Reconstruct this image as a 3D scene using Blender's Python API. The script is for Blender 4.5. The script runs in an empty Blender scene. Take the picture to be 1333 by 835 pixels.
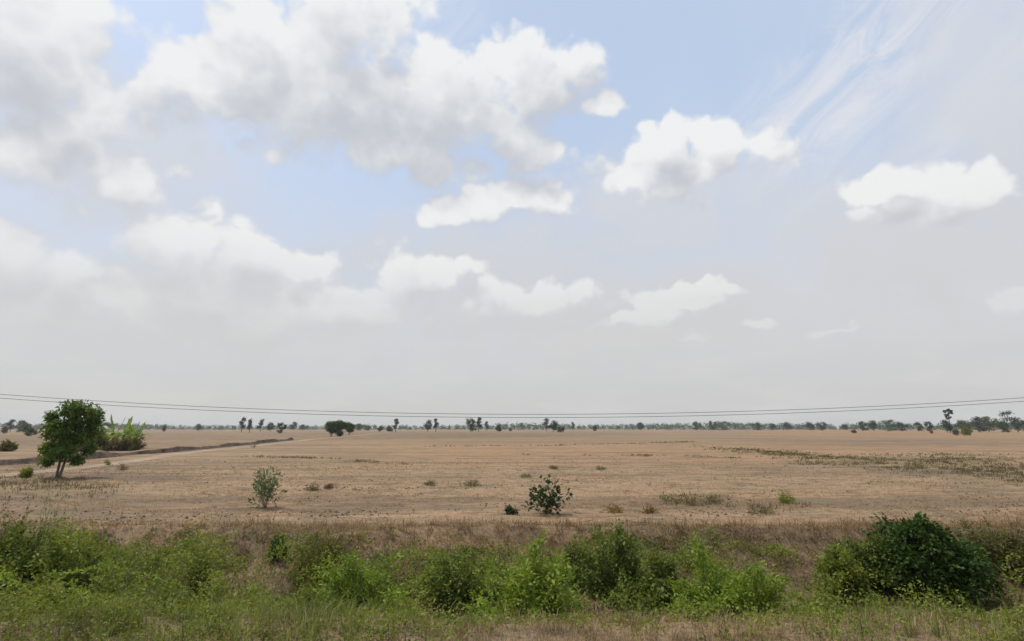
import bpy, math
import numpy as np
from mathutils import Vector

# ------------------------------------------------------------------ camera
SC = bpy.context.scene
COL = SC.collection
W, H, F = 1333.0, 835.0, 720.0
CZ = 2.5                                   # eye height over the road verge (z = 0)
ZF = -0.7                                  # level of the dry field
PITCH = math.atan((557.0 - H / 2) / F)
cam = bpy.data.cameras.new('camera')
cam.sensor_width = 36.0
cam.lens = 36.0 * F / W
cam.clip_start, cam.clip_end = 0.1, 20000.0
camo = bpy.data.objects.new('camera', cam)
COL.objects.link(camo)
camo.location = (0, 0, CZ)
camo.rotation_euler = (math.pi / 2 + PITCH, 0, 0)
SC.camera = camo

SUN_EL, SUN_AZ = math.radians(64), math.radians(-62)      # azimuth from +Y, clockwise seen from above
SC.view_settings.view_transform = 'Standard'
SC.view_settings.look = 'None'
SC.view_settings.exposure = 0.0
SC.view_settings.gamma = 1.0
SC.view_settings.use_curve_mapping = False
SC.cycles.max_bounces = 6
SC.cycles.diffuse_bounces = 3
SC.cycles.transmission_bounces = 3
SC.cycles.transparent_max_bounces = 4
SC.cycles.volume_bounces = 0
SC.cycles.use_denoising = True
SC.cycles.caustics_reflective = False
SC.cycles.caustics_refractive = False


def ray(px, py):
    a, b = (px - W / 2) / F, -(py - H / 2) / F
    s, c = math.sin(PITCH), math.cos(PITCH)
    return np.array([a, c - b * s, s + b * c])


def gpt(px, py, z=ZF):
    d = ray(px, py)
    t = (z - CZ) / d[2]
    return d[0] * t, d[1] * t


def aty(px, py, Y):
    d = ray(px, py)
    t = Y / d[1]
    return d[0] * t, CZ + d[2] * t


def proj(x, y, z):
    s, c = math.sin(PITCH), math.cos(PITCH)
    z = z - CZ
    dep = np.maximum(y * c + z * s, 1e-3)
    return W / 2 + F * x / dep, H / 2 - F * (z * c - y * s) / dep


def azel(px, py):
    d = ray(px, py)
    d = d / np.linalg.norm(d)
    return math.atan2(d[0], d[1]), math.asin(d[2])


# ------------------------------------------------------------------ node helpers
class NT:
    def __init__(s, tree):
        s.t = tree
        s.l = tree.links

    def n(s, typ, **kw):
        nd = s.t.nodes.new(typ)
        for k, v in kw.items():
            setattr(nd, k, v)
        return nd

    def put(s, sock, v):
        if v is None:
            return
        if hasattr(v, 'is_output'):
            s.l.new(v, sock)
        else:
            sock.default_value = v

    def m(s, op, a=None, b=None, c=None, clamp=False):
        nd = s.n('ShaderNodeMath', operation=op, use_clamp=clamp)
        for i, v in enumerate((a, b, c)):
            s.put(nd.inputs[i], v)
        return nd.outputs[0]

    def v(s, op, a=None, b=None, scale=None):
        nd = s.n('ShaderNodeVectorMath', operation=op)
        s.put(nd.inputs[0], a)
        s.put(nd.inputs[1], b)
        if scale is not None:
            s.put(nd.inputs['Scale'], scale)
        return nd.outputs['Value'] if op in ('LENGTH', 'DOT_PRODUCT', 'DISTANCE') else nd.outputs[0]

    def mix(s, f, a, b, mode='MIX'):
        nd = s.n('ShaderNodeMix', data_type='RGBA', blend_type=mode)
        s.put(nd.inputs[0], f)
        s.put(nd.inputs[6], a)
        s.put(nd.inputs[7], b)
        return nd.outputs[2]

    def ss(s, x, a, b, lo=0.0, hi=1.0):
        nd = s.n('ShaderNodeMapRange', interpolation_type='SMOOTHSTEP')
        s.put(nd.inputs[0], x)
        for i, v in zip((1, 2, 3, 4), (a, b, lo, hi)):
            s.put(nd.inputs[i], v)
        return nd.outputs[0]

    def noise(s, vec, scale, detail=4.0, rough=0.5, dist=0.0, dim='3D', col=False):
        nd = s.n('ShaderNodeTexNoise', noise_dimensions=dim)
        s.put(nd.inputs['Vector'], vec)
        s.put(nd.inputs['Scale'], scale)
        nd.inputs['Detail'].default_value = detail
        nd.inputs['Roughness'].default_value = rough
        nd.inputs['Distortion'].default_value = dist
        return nd.outputs['Color' if col else 'Fac']


def rgb(r, g, b):
    return (r, g, b, 1.0)


# ------------------------------------------------------------------ world: sky and clouds
# puffs of the cumulus clouds: (x, y, rx, ry)
CUMULUS = [
    (30, 70, 140, 150), (95, 165, 100, 85), (60, 205, 150, 60),
    (232, 105, 55, 55), (335, 75, 105, 95), (440, 40, 95, 95), (400, 145, 170, 80),
    (560, 135, 150, 100), (450, 115, 230, 95), (300, 130, 130, 70), (500, 30, 60, 45), (610, 165, 150, 60), (690, 105, 80, 70),
    (738, 85, 48, 46), (775, 140, 36, 24), (690, 195, 55, 32), (520, 185, 180, 50),
    (645, 265, 95, 24), (722, 247, 40, 22), (575, 280, 45, 16),
    (868, 196, 46, 36), (955, 192, 62, 34), (900, 225, 100, 34),
    (1150, 240, 46, 30), (1215, 246, 66, 26), (1275, 252, 50, 20), (1195, 272, 80, 20),
    (5, 325, 70, 66), (70, 340, 60, 50), (40, 385, 170, 58),
    (232, 320, 70, 50), (320, 335, 80, 48), (385, 352, 48, 30), (270, 375, 170, 56), (150, 400, 180, 44), (400, 408, 200, 40),
    (535, 368, 70, 34), (600, 354, 28, 20), (475, 395, 90, 32),
    (690, 392, 80, 28), (880, 388, 60, 17), (915, 378, 45, 12), (830, 412, 70, 13), (910, 441, 36, 12),
    (1318, 390, 45, 22),
    (985, 419, 22, 8), (1080, 425, 40, 8),
]
# thin veils: (x, y, rx, ry)
VEIL = [(170, 200, 230, 110), (850, 270, 190, 70), (1180, 300, 220, 110), (640, 340, 260, 60),
        (250, 400, 460, 75), (760, 410, 330, 80), (1290, 120, 150, 180)]


def build_world():
    w = bpy.data.worlds.new('World')
    SC.world = w
    w.use_nodes = True
    w.node_tree.nodes.clear()
    w.cycles.sampling_method = 'MANUAL'
    w.cycles.sample_map_resolution = 512

    g = bpy.data.node_groups.new('cloud_field', 'ShaderNodeTree')
    g.interface.new_socket('Dir', in_out='INPUT', socket_type='NodeSocketVector')
    g.interface.new_socket('D', in_out='OUTPUT', socket_type='NodeSocketFloat')
    g.interface.new_socket('V', in_out='OUTPUT', socket_type='NodeSocketFloat')
    g.interface.new_socket('C', in_out='OUTPUT', socket_type='NodeSocketFloat')
    k = NT(g)
    gi = k.n('NodeGroupInput').outputs[0]
    go = k.n('NodeGroupOutput')
    sep = k.n('ShaderNodeSeparateXYZ')
    k.l.new(gi, sep.inputs[0])
    az = k.m('ARCTAN2', sep.outputs[0], sep.outputs[1])
    el = k.m('ARCSINE', sep.outputs[2])
    comb = k.n('ShaderNodeCombineXYZ')
    k.l.new(az, comb.inputs[0])
    k.l.new(el, comb.inputs[1])
    wa = k.v('SUBTRACT', k.noise(gi, 9.0, 1.0, 0.5, col=True), (0.5, 0.5, 0.5))
    wb = k.v('SUBTRACT', k.noise(gi, 38.0, 1.0, 0.6, col=True), (0.5, 0.5, 0.5))
    p = k.v('ADD', comb.outputs[0], k.v('SCALE', wa, scale=0.085))
    p = k.v('ADD', p, k.v('SCALE', wb, scale=0.026))
    flat = k.v('MULTIPLY', p, (1, 1, 0))
    fbm = k.noise(gi, 15.0, 6.0, 0.60)
    vo = k.n('ShaderNodeTexVoronoi', voronoi_dimensions='3D', feature='F1')
    k.l.new(k.v('ADD', gi, k.v('SCALE', wb, scale=0.03)), vo.inputs['Vector'])
    vo.inputs['Scale'].default_value = 13.0
    vo.inputs['Detail'].default_value = 1.0
    vo.inputs['Roughness'].default_value = 0.55
    vo.inputs['Lacunarity'].default_value = 2.3
    billow = vo.outputs['Distance']

    def field(items, sm, grow=1.0):
        acc = None
        for (x, y, rx, ry) in items:
            a, e = azel(x, y)
            a1, _ = azel(x + rx, y)
            a0, _ = azel(x - rx, y)
            _, e1 = azel(x, y - ry)
            _, e0 = azel(x, y + ry)
            su, sv = 2 / (a1 - a0) / grow, 2 / (e1 - e0) / grow
            f = k.v('DISTANCE', k.v('MULTIPLY', flat, (su, sv, 0)), (a * su, e * sv, 0))
            acc = f if acc is None else k.m('SMOOTH_MIN', acc, f, sm)
        return k.m('SUBTRACT', 1.0, acc)
    cum = field(CUMULUS, 0.14, 1.16)
    veil = field(VEIL, 0.3)
    # beyond the pictured directions the same kind of broken cumulus goes on
    outn = k.m('MULTIPLY_ADD', k.noise(gi, 3.2, 3.0, 0.5), 3.4, -1.75)
    wo = k.m('MAXIMUM', k.ss(k.m('ABSOLUTE', az), 0.86, 1.05), k.ss(el, 0.74, 0.9))
    outn = k.m('ADD', k.m('MULTIPLY', outn, 1.0), k.m('MULTIPLY_ADD', wo, 3.0, -3.0))
    cum = k.m('MAXIMUM', cum, outn)
    n = k.m('MULTIPLY_ADD', fbm, 0.9, -0.45)
    bl = k.m('MULTIPLY_ADD', billow, -0.85, 0.72)
    k.l.new(k.m('ADD', k.m('MAXIMUM', cum, -1.0), k.m('MULTIPLY', bl, 0.55)), go.inputs[2])
    k.l.new(k.m('ADD', k.m('ADD', cum, n), bl), go.inputs[0])
    k.l.new(k.m('ADD', veil, k.m('MULTIPLY', n, 2.0)), go.inputs[1])

    k = NT(w.node_tree)
    d = k.v('NORMALIZE', k.n('ShaderNodeTexCoord').outputs['Generated'])
    A = k.n('ShaderNodeGroup', node_tree=g)
    k.l.new(d, A.inputs[0])
    B = k.n('ShaderNodeGroup', node_tree=g)
    k.l.new(k.v('ADD', d, (-0.014, 0.0, 0.048)), B.inputs[0])
    sep = k.n('ShaderNodeSeparateXYZ')
    k.l.new(d, sep.inputs[0])
    el = k.m('ARCSINE', sep.outputs[2])

    sky = k.n('ShaderNodeTexSky', sky_type='NISHITA')
    sky.sun_disc = False
    sky.sun_elevation = SUN_EL
    sky.sun_rotation = SUN_AZ
    sky.air_density = 1.0
    sky.dust_density = 1.5
    sky.ozone_density = 1.0
    S = 1 / 0.15                           # background strength is 0.15
    # thin high haze over the blue, thickening to the horizon
    az = k.m('ARCTAN2', sep.outputs[0], sep.outputs[1])
    big = k.noise(d, 2.4, 3.0, 0.5)
    hz = k.ss(el, 0.02, 0.58, 0.97, 0.44)
    hz = k.m('ADD', hz, k.m('MULTIPLY', k.ss(az, -0.05, 0.75), k.ss(big, 0.25, 0.65, 0.06, 0.22)), clamp=True)
    vcol = k.mix(k.ss(el, 0.02, 0.26), rgb(0.605 * S, 0.605 * S, 0.597 * S), rgb(0.665 * S, 0.690 * S, 0.745 * S))
    vcol = k.mix(k.ss(el, 0.22, 0.60), vcol, rgb(0.76 * S, 0.87 * S, 1.02 * S))
    col = k.mix(hz, sky.outputs[0], vcol)
    # cirrus streaks, combed by the high wind
    c_, s_ = math.cos(math.radians(36)), math.sin(math.radians(36))
    al = k.m('ADD', k.m('MULTIPLY', az, c_), k.m('MULTIPLY', el, s_))
    ac = k.m('ADD', k.m('MULTIPLY', az, -s_), k.m('MULTIPLY', el, c_))
    cv = k.n('ShaderNodeCombineXYZ')
    k.l.new(k.m('MULTIPLY', al, 3.0), cv.inputs[0])
    k.l.new(k.m('MULTIPLY', ac, 11.0), cv.inputs[1])
    ci = k.noise(cv.outputs[0], 2.2, 7.0, 0.68, 0.8, dim='2D')
    a_, e_ = azel(1120, 90)
    al0, ac0 = a_ * c_ + e_ * s_, -a_ * s_ + e_ * c_
    w1 = k.m('ABSOLUTE', k.m('SUBTRACT', ac, ac0))
    cw = k.m('MULTIPLY', k.ss(w1, 0.14, 0.02), k.ss(k.m('ABSOLUTE', k.m('SUBTRACT', al, al0)), 0.30, 0.12))
    a_, e_ = azel(1310, 95)
    w2 = k.m('ABSOLUTE', k.m('SUBTRACT', ac, -a_ * s_ + e_ * c_))
    cw = k.m('MAXIMUM', cw, k.m('MULTIPLY', k.ss(w2, 0.06, 0.0), k.m('MULTIPLY', k.ss(az, 0.5, 0.75), 0.7)))
    cw = k.m('MAXIMUM', cw, k.m('MULTIPLY', k.ss(big, 0.50, 0.66), k.ss(el, 0.45, 0.8, 0.0, 0.7)))
    cir = k.m('MULTIPLY', k.ss(ci, 0.30, 0.70), cw)
    col = k.mix(k.m('MULTIPLY', cir, 0.78), col, rgb(0.78 * S, 0.785 * S, 0.82 * S))
    # veils
    vf = k.m('MULTIPLY', k.ss(A.outputs[1], -0.45, 0.8), 0.80)
    col = k.mix(vf, col, k.mix(k.ss(el, 0.1, 0.5), rgb(0.625 * S, 0.620 * S, 0.612 * S), rgb(0.665 * S, 0.69 * S, 0.75 * S)))
    # cumulus, lit on the side that thins towards the sun
    dif = k.m('SUBTRACT', A.outputs[0], B.outputs[0])
    difc = k.m('SUBTRACT', A.outputs[2], B.outputs[2])
    lit = k.m('MULTIPLY_ADD', dif, 0.22, k.m('MULTIPLY_ADD', difc, 0.80, 0.50))
    lit = k.m('MULTIPLY_ADD', k.ss(A.outputs[2], 0.35, 1.15), -0.44, lit)
    lit = k.ss(lit, -0.10, 1.05)
    cc = k.mix(lit, rgb(0.560 * S, 0.580 * S, 0.625 * S), rgb(0.880 * S, 0.890 * S, 0.890 * S))
    cc = k.mix(k.ss(el, 0.03, 0.44, 0.62, 0.0), cc, rgb(0.705 * S, 0.688 * S, 0.668 * S))
    wid = k.m('MULTIPLY_ADD', dif, -0.35, 0.55)
    wid = k.m('ADD', wid, k.ss(el, 0.06, 0.28, 0.55, 0.0))
    wid = k.m('MINIMUM', k.m('MAXIMUM', wid, 0.34), 1.4)
    ca = k.ss(A.outputs[0], -0.05, wid)
    ca = k.m('MULTIPLY', ca, k.ss(el, 0.06, 0.33, 0.22, 0.96))
    col = k.mix(ca, col, cc)
    # faint layers low in the haze
    ly = k.noise(k.v('MULTIPLY', d, (2.2, 2.2, 9.0)), 2.4, 5.0, 0.6)
    col = k.mix(k.m('MULTIPLY', k.ss(ly, 0.42, 0.66, 0.0, 0.55), k.ss(el, 0.30, 0.12)), col, rgb(0.665 * S, 0.660 * S, 0.654 * S))
    # below the horizon: ground haze
    col = k.mix(k.ss(el, -0.02, 0.015, 1.0, 0.0), col, rgb(0.56 * S, 0.565 * S, 0.56 * S))
    bg = k.n('ShaderNodeBackground')
    k.l.new(col, bg.inputs[0])
    bg.inputs[1].default_value = 0.15
    k.l.new(bg.outputs[0], k.n('ShaderNodeOutputWorld').inputs[0])


build_world()
sl = bpy.data.lights.new('sun', 'SUN')
sl.energy = 2.9
sl.angle = math.radians(1.2)
sl.color = (1.0, 0.95, 0.87)
so = bpy.data.objects.new('sun', sl)
COL.objects.link(so)
sd = Vector((math.sin(SUN_AZ) * math.cos(SUN_EL), math.cos(SUN_AZ) * math.cos(SUN_EL), math.sin(SUN_EL)))
so.rotation_euler = sd.to_track_quat('Z', 'Y').to_euler()
so.location = (-20, 10, 60)

# ------------------------------------------------------------------ mesh helpers
RNG = np.random.default_rng(11)


def tag(o, label=None, cat=None, group=None, kind=None):
    if label:
        o['label'] = label
    if cat:
        o['category'] = cat
    if group:
        o['group'] = group
    if kind:
        o['kind'] = kind
    return o


def np_mesh(name, V, Fc, tone=None, smooth=False, colour=None):
    """one mesh from numpy arrays: V (n,3), Fc (m,k)"""
    V = np.asarray(V, np.float32)
    Fc = np.asarray(Fc, np.int32)
    me = bpy.data.meshes.new(name)
    m, kk = Fc.shape
    me.vertices.add(len(V))
    me.vertices.foreach_set('co', V.ravel())
    me.loops.add(m * kk)
    me.loops.foreach_set('vertex_index', Fc.ravel())
    me.polygons.add(m)
    me.polygons.foreach_set('loop_start', np.arange(0, m * kk, kk, dtype=np.int32))
    if smooth:
        me.polygons.foreach_set('use_smooth', np.ones(m, bool))
    if tone is not None:
        a = me.attributes.new('tone', 'FLOAT', 'POINT')
        a.data.foreach_set('value', np.asarray(tone, np.float32))
    if colour is not None:
        a = me.attributes.new('tint', 'FLOAT_COLOR', 'POINT')
        a.data.foreach_set('color', np.asarray(colour, np.float32).ravel())
    me.update(calc_edges=True)
    me.validate()
    return me


def obj(name, me, mat, parent=None):
    o = bpy.data.objects.new(name, me)
    COL.objects.link(o)
    if mat is not None and not me.materials:
        me.materials.append(mat)
    if parent is not None:
        o.parent = parent
    return o


def empty(name, loc, rz=0.0):
    o = bpy.data.objects.new(name, None)
    COL.objects.link(o)
    o.location = loc
    o.rotation_euler = (0, 0, rz)
    o.empty_display_size = 0.3
    return o


def hash2(ix, iy, seed):
    h = (ix.astype(np.int64) * 374761393 + iy.astype(np.int64) * 668265263 + seed * 1442695041) & 0x7fffffff
    h = ((h ^ (h >> 13)) * 1274126177) & 0x7fffffff
    h = (h ^ (h >> 16)) & 0xffff
    return h / 65535.0


def vnoise(x, y, seed=0):
    ix, iy = np.floor(x), np.floor(y)
    fx, fy = x - ix, y - iy
    fx, fy = fx * fx * (3 - 2 * fx), fy * fy * (3 - 2 * fy)
    a, b = hash2(ix, iy, seed), hash2(ix + 1, iy, seed)
    c, d = hash2(ix, iy + 1, seed), hash2(ix + 1, iy + 1, seed)
    return (a * (1 - fx) + b * fx) * (1 - fy) + (c * (1 - fx) + d * fx) * fy


def fbm(x, y, seed=0, octv=4):
    s, a, t = 0, 0.5, 0
    for i in range(octv):
        s = s + a * vnoise(x * 2 ** i, y * 2 ** i, seed + i * 17)
        t += a
        a *= 0.5
    return s / t


def sstep(a, b, x):
    t = np.clip((x - a) / (b - a), 0, 1)
    return t * t * (3 - 2 * t)


def seg_dist(x, y, pts):
    """distance to a polyline and the position along it (0..1)"""
    best = np.full(np.shape(x), 1e9)
    pos = np.zeros(np.shape(x))
    n = len(pts) - 1
    for i in range(n):
        (x0, y0), (x1, y1) = pts[i], pts[i + 1]
        dx, dy = x1 - x0, y1 - y0
        t = np.clip(((x - x0) * dx + (y - y0) * dy) / (dx * dx + dy * dy), 0, 1)
        d = np.hypot(x - x0 - t * dx, y - y0 - t * dy)
        pos = np.where(d < best, (i + t) / n, pos)
        best = np.minimum(best, d)
    return best, pos


# ------------------------------------------------------------------ terrain
BUNDS = [  # low paddy dikes, world polylines through these picture points on the field
    [gpt(690, 593), gpt(780, 595), gpt(860, 594), gpt(960, 597)],
    [gpt(430, 571), gpt(560, 570), gpt(700, 569)],
    [gpt(850, 578), gpt(1000, 589), gpt(1120, 601), gpt(1230, 612), gpt(1400, 628)],
    [gpt(560, 582), gpt(700, 581), gpt(900, 576)],
    [gpt(330, 596), gpt(430, 598), gpt(520, 606)],
]


def terrain(x, y):
    x, y = np.asarray(x, float), np.asarray(y, float)
    e1 = 7.7 + 0.5 * (vnoise(x * 0.35, y * 0 + 3.1, 5) - 0.5)
    e2 = 18.4 + 2.2 * (fbm(x * 0.16, y * 0 + 7.7, 8, 3) - 0.5) + 0.9 * (fbm(x * 0.9, y * 0 + 2.2, 18, 3) - 0.5)
    z = np.where(y < e1, 0.0, 0.0)
    down = sstep(0, 1, (y - e1) / 3.6)
    tt = np.clip((y - 12.4) / np.maximum(e2 - 12.4, 1), 0, 1)
    up = 0.40 * tt + 0.60 * tt ** 3.2
    z = z - 2.1 * down + (2.1 + ZF) * up
    lip = 0.09 * np.exp(-((y - e2 - 0.3) / 0.6) ** 2)
    z = z + lip
    near = np.clip((60 - y) / 40, 0, 1) * (y > 3)
    z = z + near * 0.16 * (fbm(x * 0.5, y * 0.9, 21, 3) - 0.5)
    z = z + near * 0.10 * (fbm(x * 1.9, y * 2.6, 31, 3) - 0.5)
    z = z + np.where((y > 9) & (y < 18.5), 0.50 * (fbm(x * 0.9, y * 0.7, 44, 3) - 0.5), 0)
    for i, b in enumerate(BUNDS):
        d, _ = seg_dist(x, y, b)
        wv = 0.6 + 0.012 * y
        z = z + (0.02 + 0.13 * vnoise(x * 0.12, y * 0.12, 60 + i)) * np.exp(-(d / wv) ** 2)
    return z


def tz(x, y):
    return float(terrain(np.array([x]), np.array([y]))[0])


def mat_base(name):
    m = bpy.data.materials.new(name)
    m.use_nodes = True
    m.node_tree.nodes.clear()
    k = NT(m.node_tree)
    out = k.n('ShaderNodeOutputMaterial')
    return m, k, out


def mat_ground():
    m, k, out = mat_base('dry_soil')
    pos = k.n('ShaderNodeNewGeometry').outputs['Position']
    tint = k.n('ShaderNodeAttribute', attribute_name='tint')
    sep = k.n('ShaderNodeSeparateColor')
    k.l.new(tint.outputs['Color'], sep.inputs[0])
    st = k.v('MULTIPLY', pos, (0.25, 1.0, 1.0))
    n1 = k.noise(st, 0.10, 5.0, 0.6)
    n2 = k.noise(st, 0.9, 6.0, 0.62)
    n3 = k.noise(pos, 7.0, 6.0, 0.65)
    n4 = k.noise(k.v('MULTIPLY', pos, (0.18, 1.0, 1.0)), 2.6, 5.0, 0.6, 0.3)
    n5 = k.noise(k.v('MULTIPLY', pos, (0.06, 1.0, 1.0)), 0.22, 6.0, 0.68, 0.4)
    n6 = k.noise(k.v('MULTIPLY', pos, (0.55, 1.0, 1.0)), 2.9, 4.0, 0.7, 0.5)
    n7 = k.noise(k.v('MULTIPLY', pos, (0.5, 1.0, 1.0)), 0.045, 4.0, 0.6, 0.6)
    base = k.mix(k.ss(n1, 0.35, 0.65), rgb(0.268, 0.180, 0.105), rgb(0.215, 0.150, 0.096))
    base = k.mix(k.ss(n7, 0.42, 0.58, 0.0, 0.8), base, rgb(0.325, 0.222, 0.128))
    base = k.mix(k.ss(n7, 0.48, 0.36, 0.0, 0.75), base, rgb(0.160, 0.118, 0.086))
    base = k.mix(k.m('MULTIPLY', k.m('MULTIPLY', sep.outputs[0], k.ss(n1, 0.3, 0.6, 0.45, 1.0)), 0.95), base, rgb(0.375, 0.212, 0.100))
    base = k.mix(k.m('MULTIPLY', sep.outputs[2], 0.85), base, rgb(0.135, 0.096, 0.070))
    base = k.mix(k.m('MULTIPLY', sep.outputs[1], 0.9), base, rgb(0.105, 0.088, 0.044))
    base = k.mix(k.m('MULTIPLY', tint.outputs['Alpha'], 0.85), base, rgb(0.370, 0.275, 0.185))
    base = k.mix(k.ss(n2, 0.42, 0.68, 0.0, 0.60), base, rgb(0.330, 0.236, 0.142))
    base = k.mix(k.ss(n2, 0.48, 0.27, 0.0, 0.65), base, rgb(0.135, 0.096, 0.063))
    base = k.mix(k.ss(n5, 0.52, 0.36, 0.0, 0.65), base, rgb(0.135, 0.094, 0.064))
    base = k.mix(k.ss(n5, 0.52, 0.66, 0.0, 0.45), base, rgb(0.350, 0.250, 0.150))
    n8 = k.noise(k.v('MULTIPLY', pos, (0.42, 1.0, 1.0)), 0.75, 5.0, 0.66, 0.4)
    base = k.mix(k.ss(n8, 0.50, 0.62, 0.0, 0.62), base, rgb(0.335, 0.212, 0.122))
    base = k.mix(k.ss(n8, 0.47, 0.36, 0.0, 0.75), base, rgb(0.165, 0.136, 0.086))
    base = k.mix(k.ss(n4, 0.50, 0.32, 0.0, 0.65), base, rgb(0.125, 0.086, 0.056))
    base = k.mix(k.ss(n6, 0.55, 0.68, 0.0, 0.80), base, rgb(0.088, 0.062, 0.040))
    base = k.mix(k.ss(n3, 0.52, 0.28, 0.0, 0.6), base, rgb(0.100, 0.070, 0.045))
    b = k.n('ShaderNodeBsdfPrincipled')
    k.l.new(base, b.inputs['Base Color'])
    b.inputs['Roughness'].default_value = 0.95
    b.inputs['Specular IOR Level'].default_value = 0.12
    bp = k.n('ShaderNodeBump')
    bp.inputs['Strength'].default_value = 0.8
    bp.inputs['Distance'].default_value = 0.05
    k.l.new(k.m('ADD', k.m('MULTIPLY', n3, 0.6), n4), bp.inputs['Height'])
    k.l.new(bp.outputs[0], b.inputs['Normal'])
    k.l.new(b.outputs[0], out.inputs[0])
    return m


def mat_leaf(name, dark, light, trans=0.35, rough=0.55, dry=None, spec=0.25, warm=None):
    m, k, out = mat_base(name)
    t = k.n('ShaderNodeAttribute', attribute_name='tone').outputs['Fac']
    pos = k.n('ShaderNodeNewGeometry').outputs['Position']
    n = k.noise(pos, 1.7, 3.0, 0.55)
    f = k.m('ADD', k.m('MULTIPLY', t, 0.70), k.m('MULTIPLY_ADD', n, 1.3, -0.52), clamp=True)
    c = k.mix(f, rgb(*dark), rgb(*light))
    if warm:
        n2 = k.noise(pos, 0.75, 3.0, 0.6)
        c = k.mix(k.ss(n2, 0.46, 0.66, 0.0, 0.75), c, rgb(*warm))
    if dry:
        c = k.mix(k.ss(t, 0.92, 0.96), c, rgb(*dry))
    b = k.n('ShaderNodeBsdfPrincipled')
    k.l.new(c, b.inputs['Base Color'])
    b.inputs['Roughness'].default_value = rough
    b.inputs['Specular IOR Level'].default_value = spec
    tr = k.n('ShaderNodeBsdfTranslucent')
    k.l.new(k.mix(1.0, c, rgb(1.0, 1.0, 0.55), 'MULTIPLY'), tr.inputs[0])
    mx = k.n('ShaderNodeMixShader')
    mx.inputs[0].default_value = trans
    k.l.new(b.outputs[0], mx.inputs[1])
    k.l.new(tr.outputs[0], mx.inputs[2])
    k.l.new(mx.outputs[0], out.inputs[0])
    return m


def mat_plain(name, c1, c2, scale=6.0, rough=0.85, stretch=(1, 1, 1), spec=0.2, bump=0.0):
    m, k, out = mat_base(name)
    pos = k.n('ShaderNodeNewGeometry').outputs['Position']
    n = k.noise(k.v('MULTIPLY', pos, stretch), scale, 6.0, 0.62)
    c = k.mix(k.ss(n, 0.3, 0.7), rgb(*c1), rgb(*c2))
    b = k.n('ShaderNodeBsdfPrincipled')
    k.l.new(c, b.inputs['Base Color'])
    b.inputs['Roughness'].default_value = rough
    b.inputs['Specular IOR Level'].default_value = spec
    if bump:
        bp = k.n('ShaderNodeBump')
        bp.inputs['Strength'].default_value = 0.9
        bp.inputs['Distance'].default_value = bump
        k.l.new(n, bp.inputs['Height'])
        k.l.new(bp.outputs[0], b.inputs['Normal'])
    k.l.new(b.outputs[0], out.inputs[0])
    return m


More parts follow.
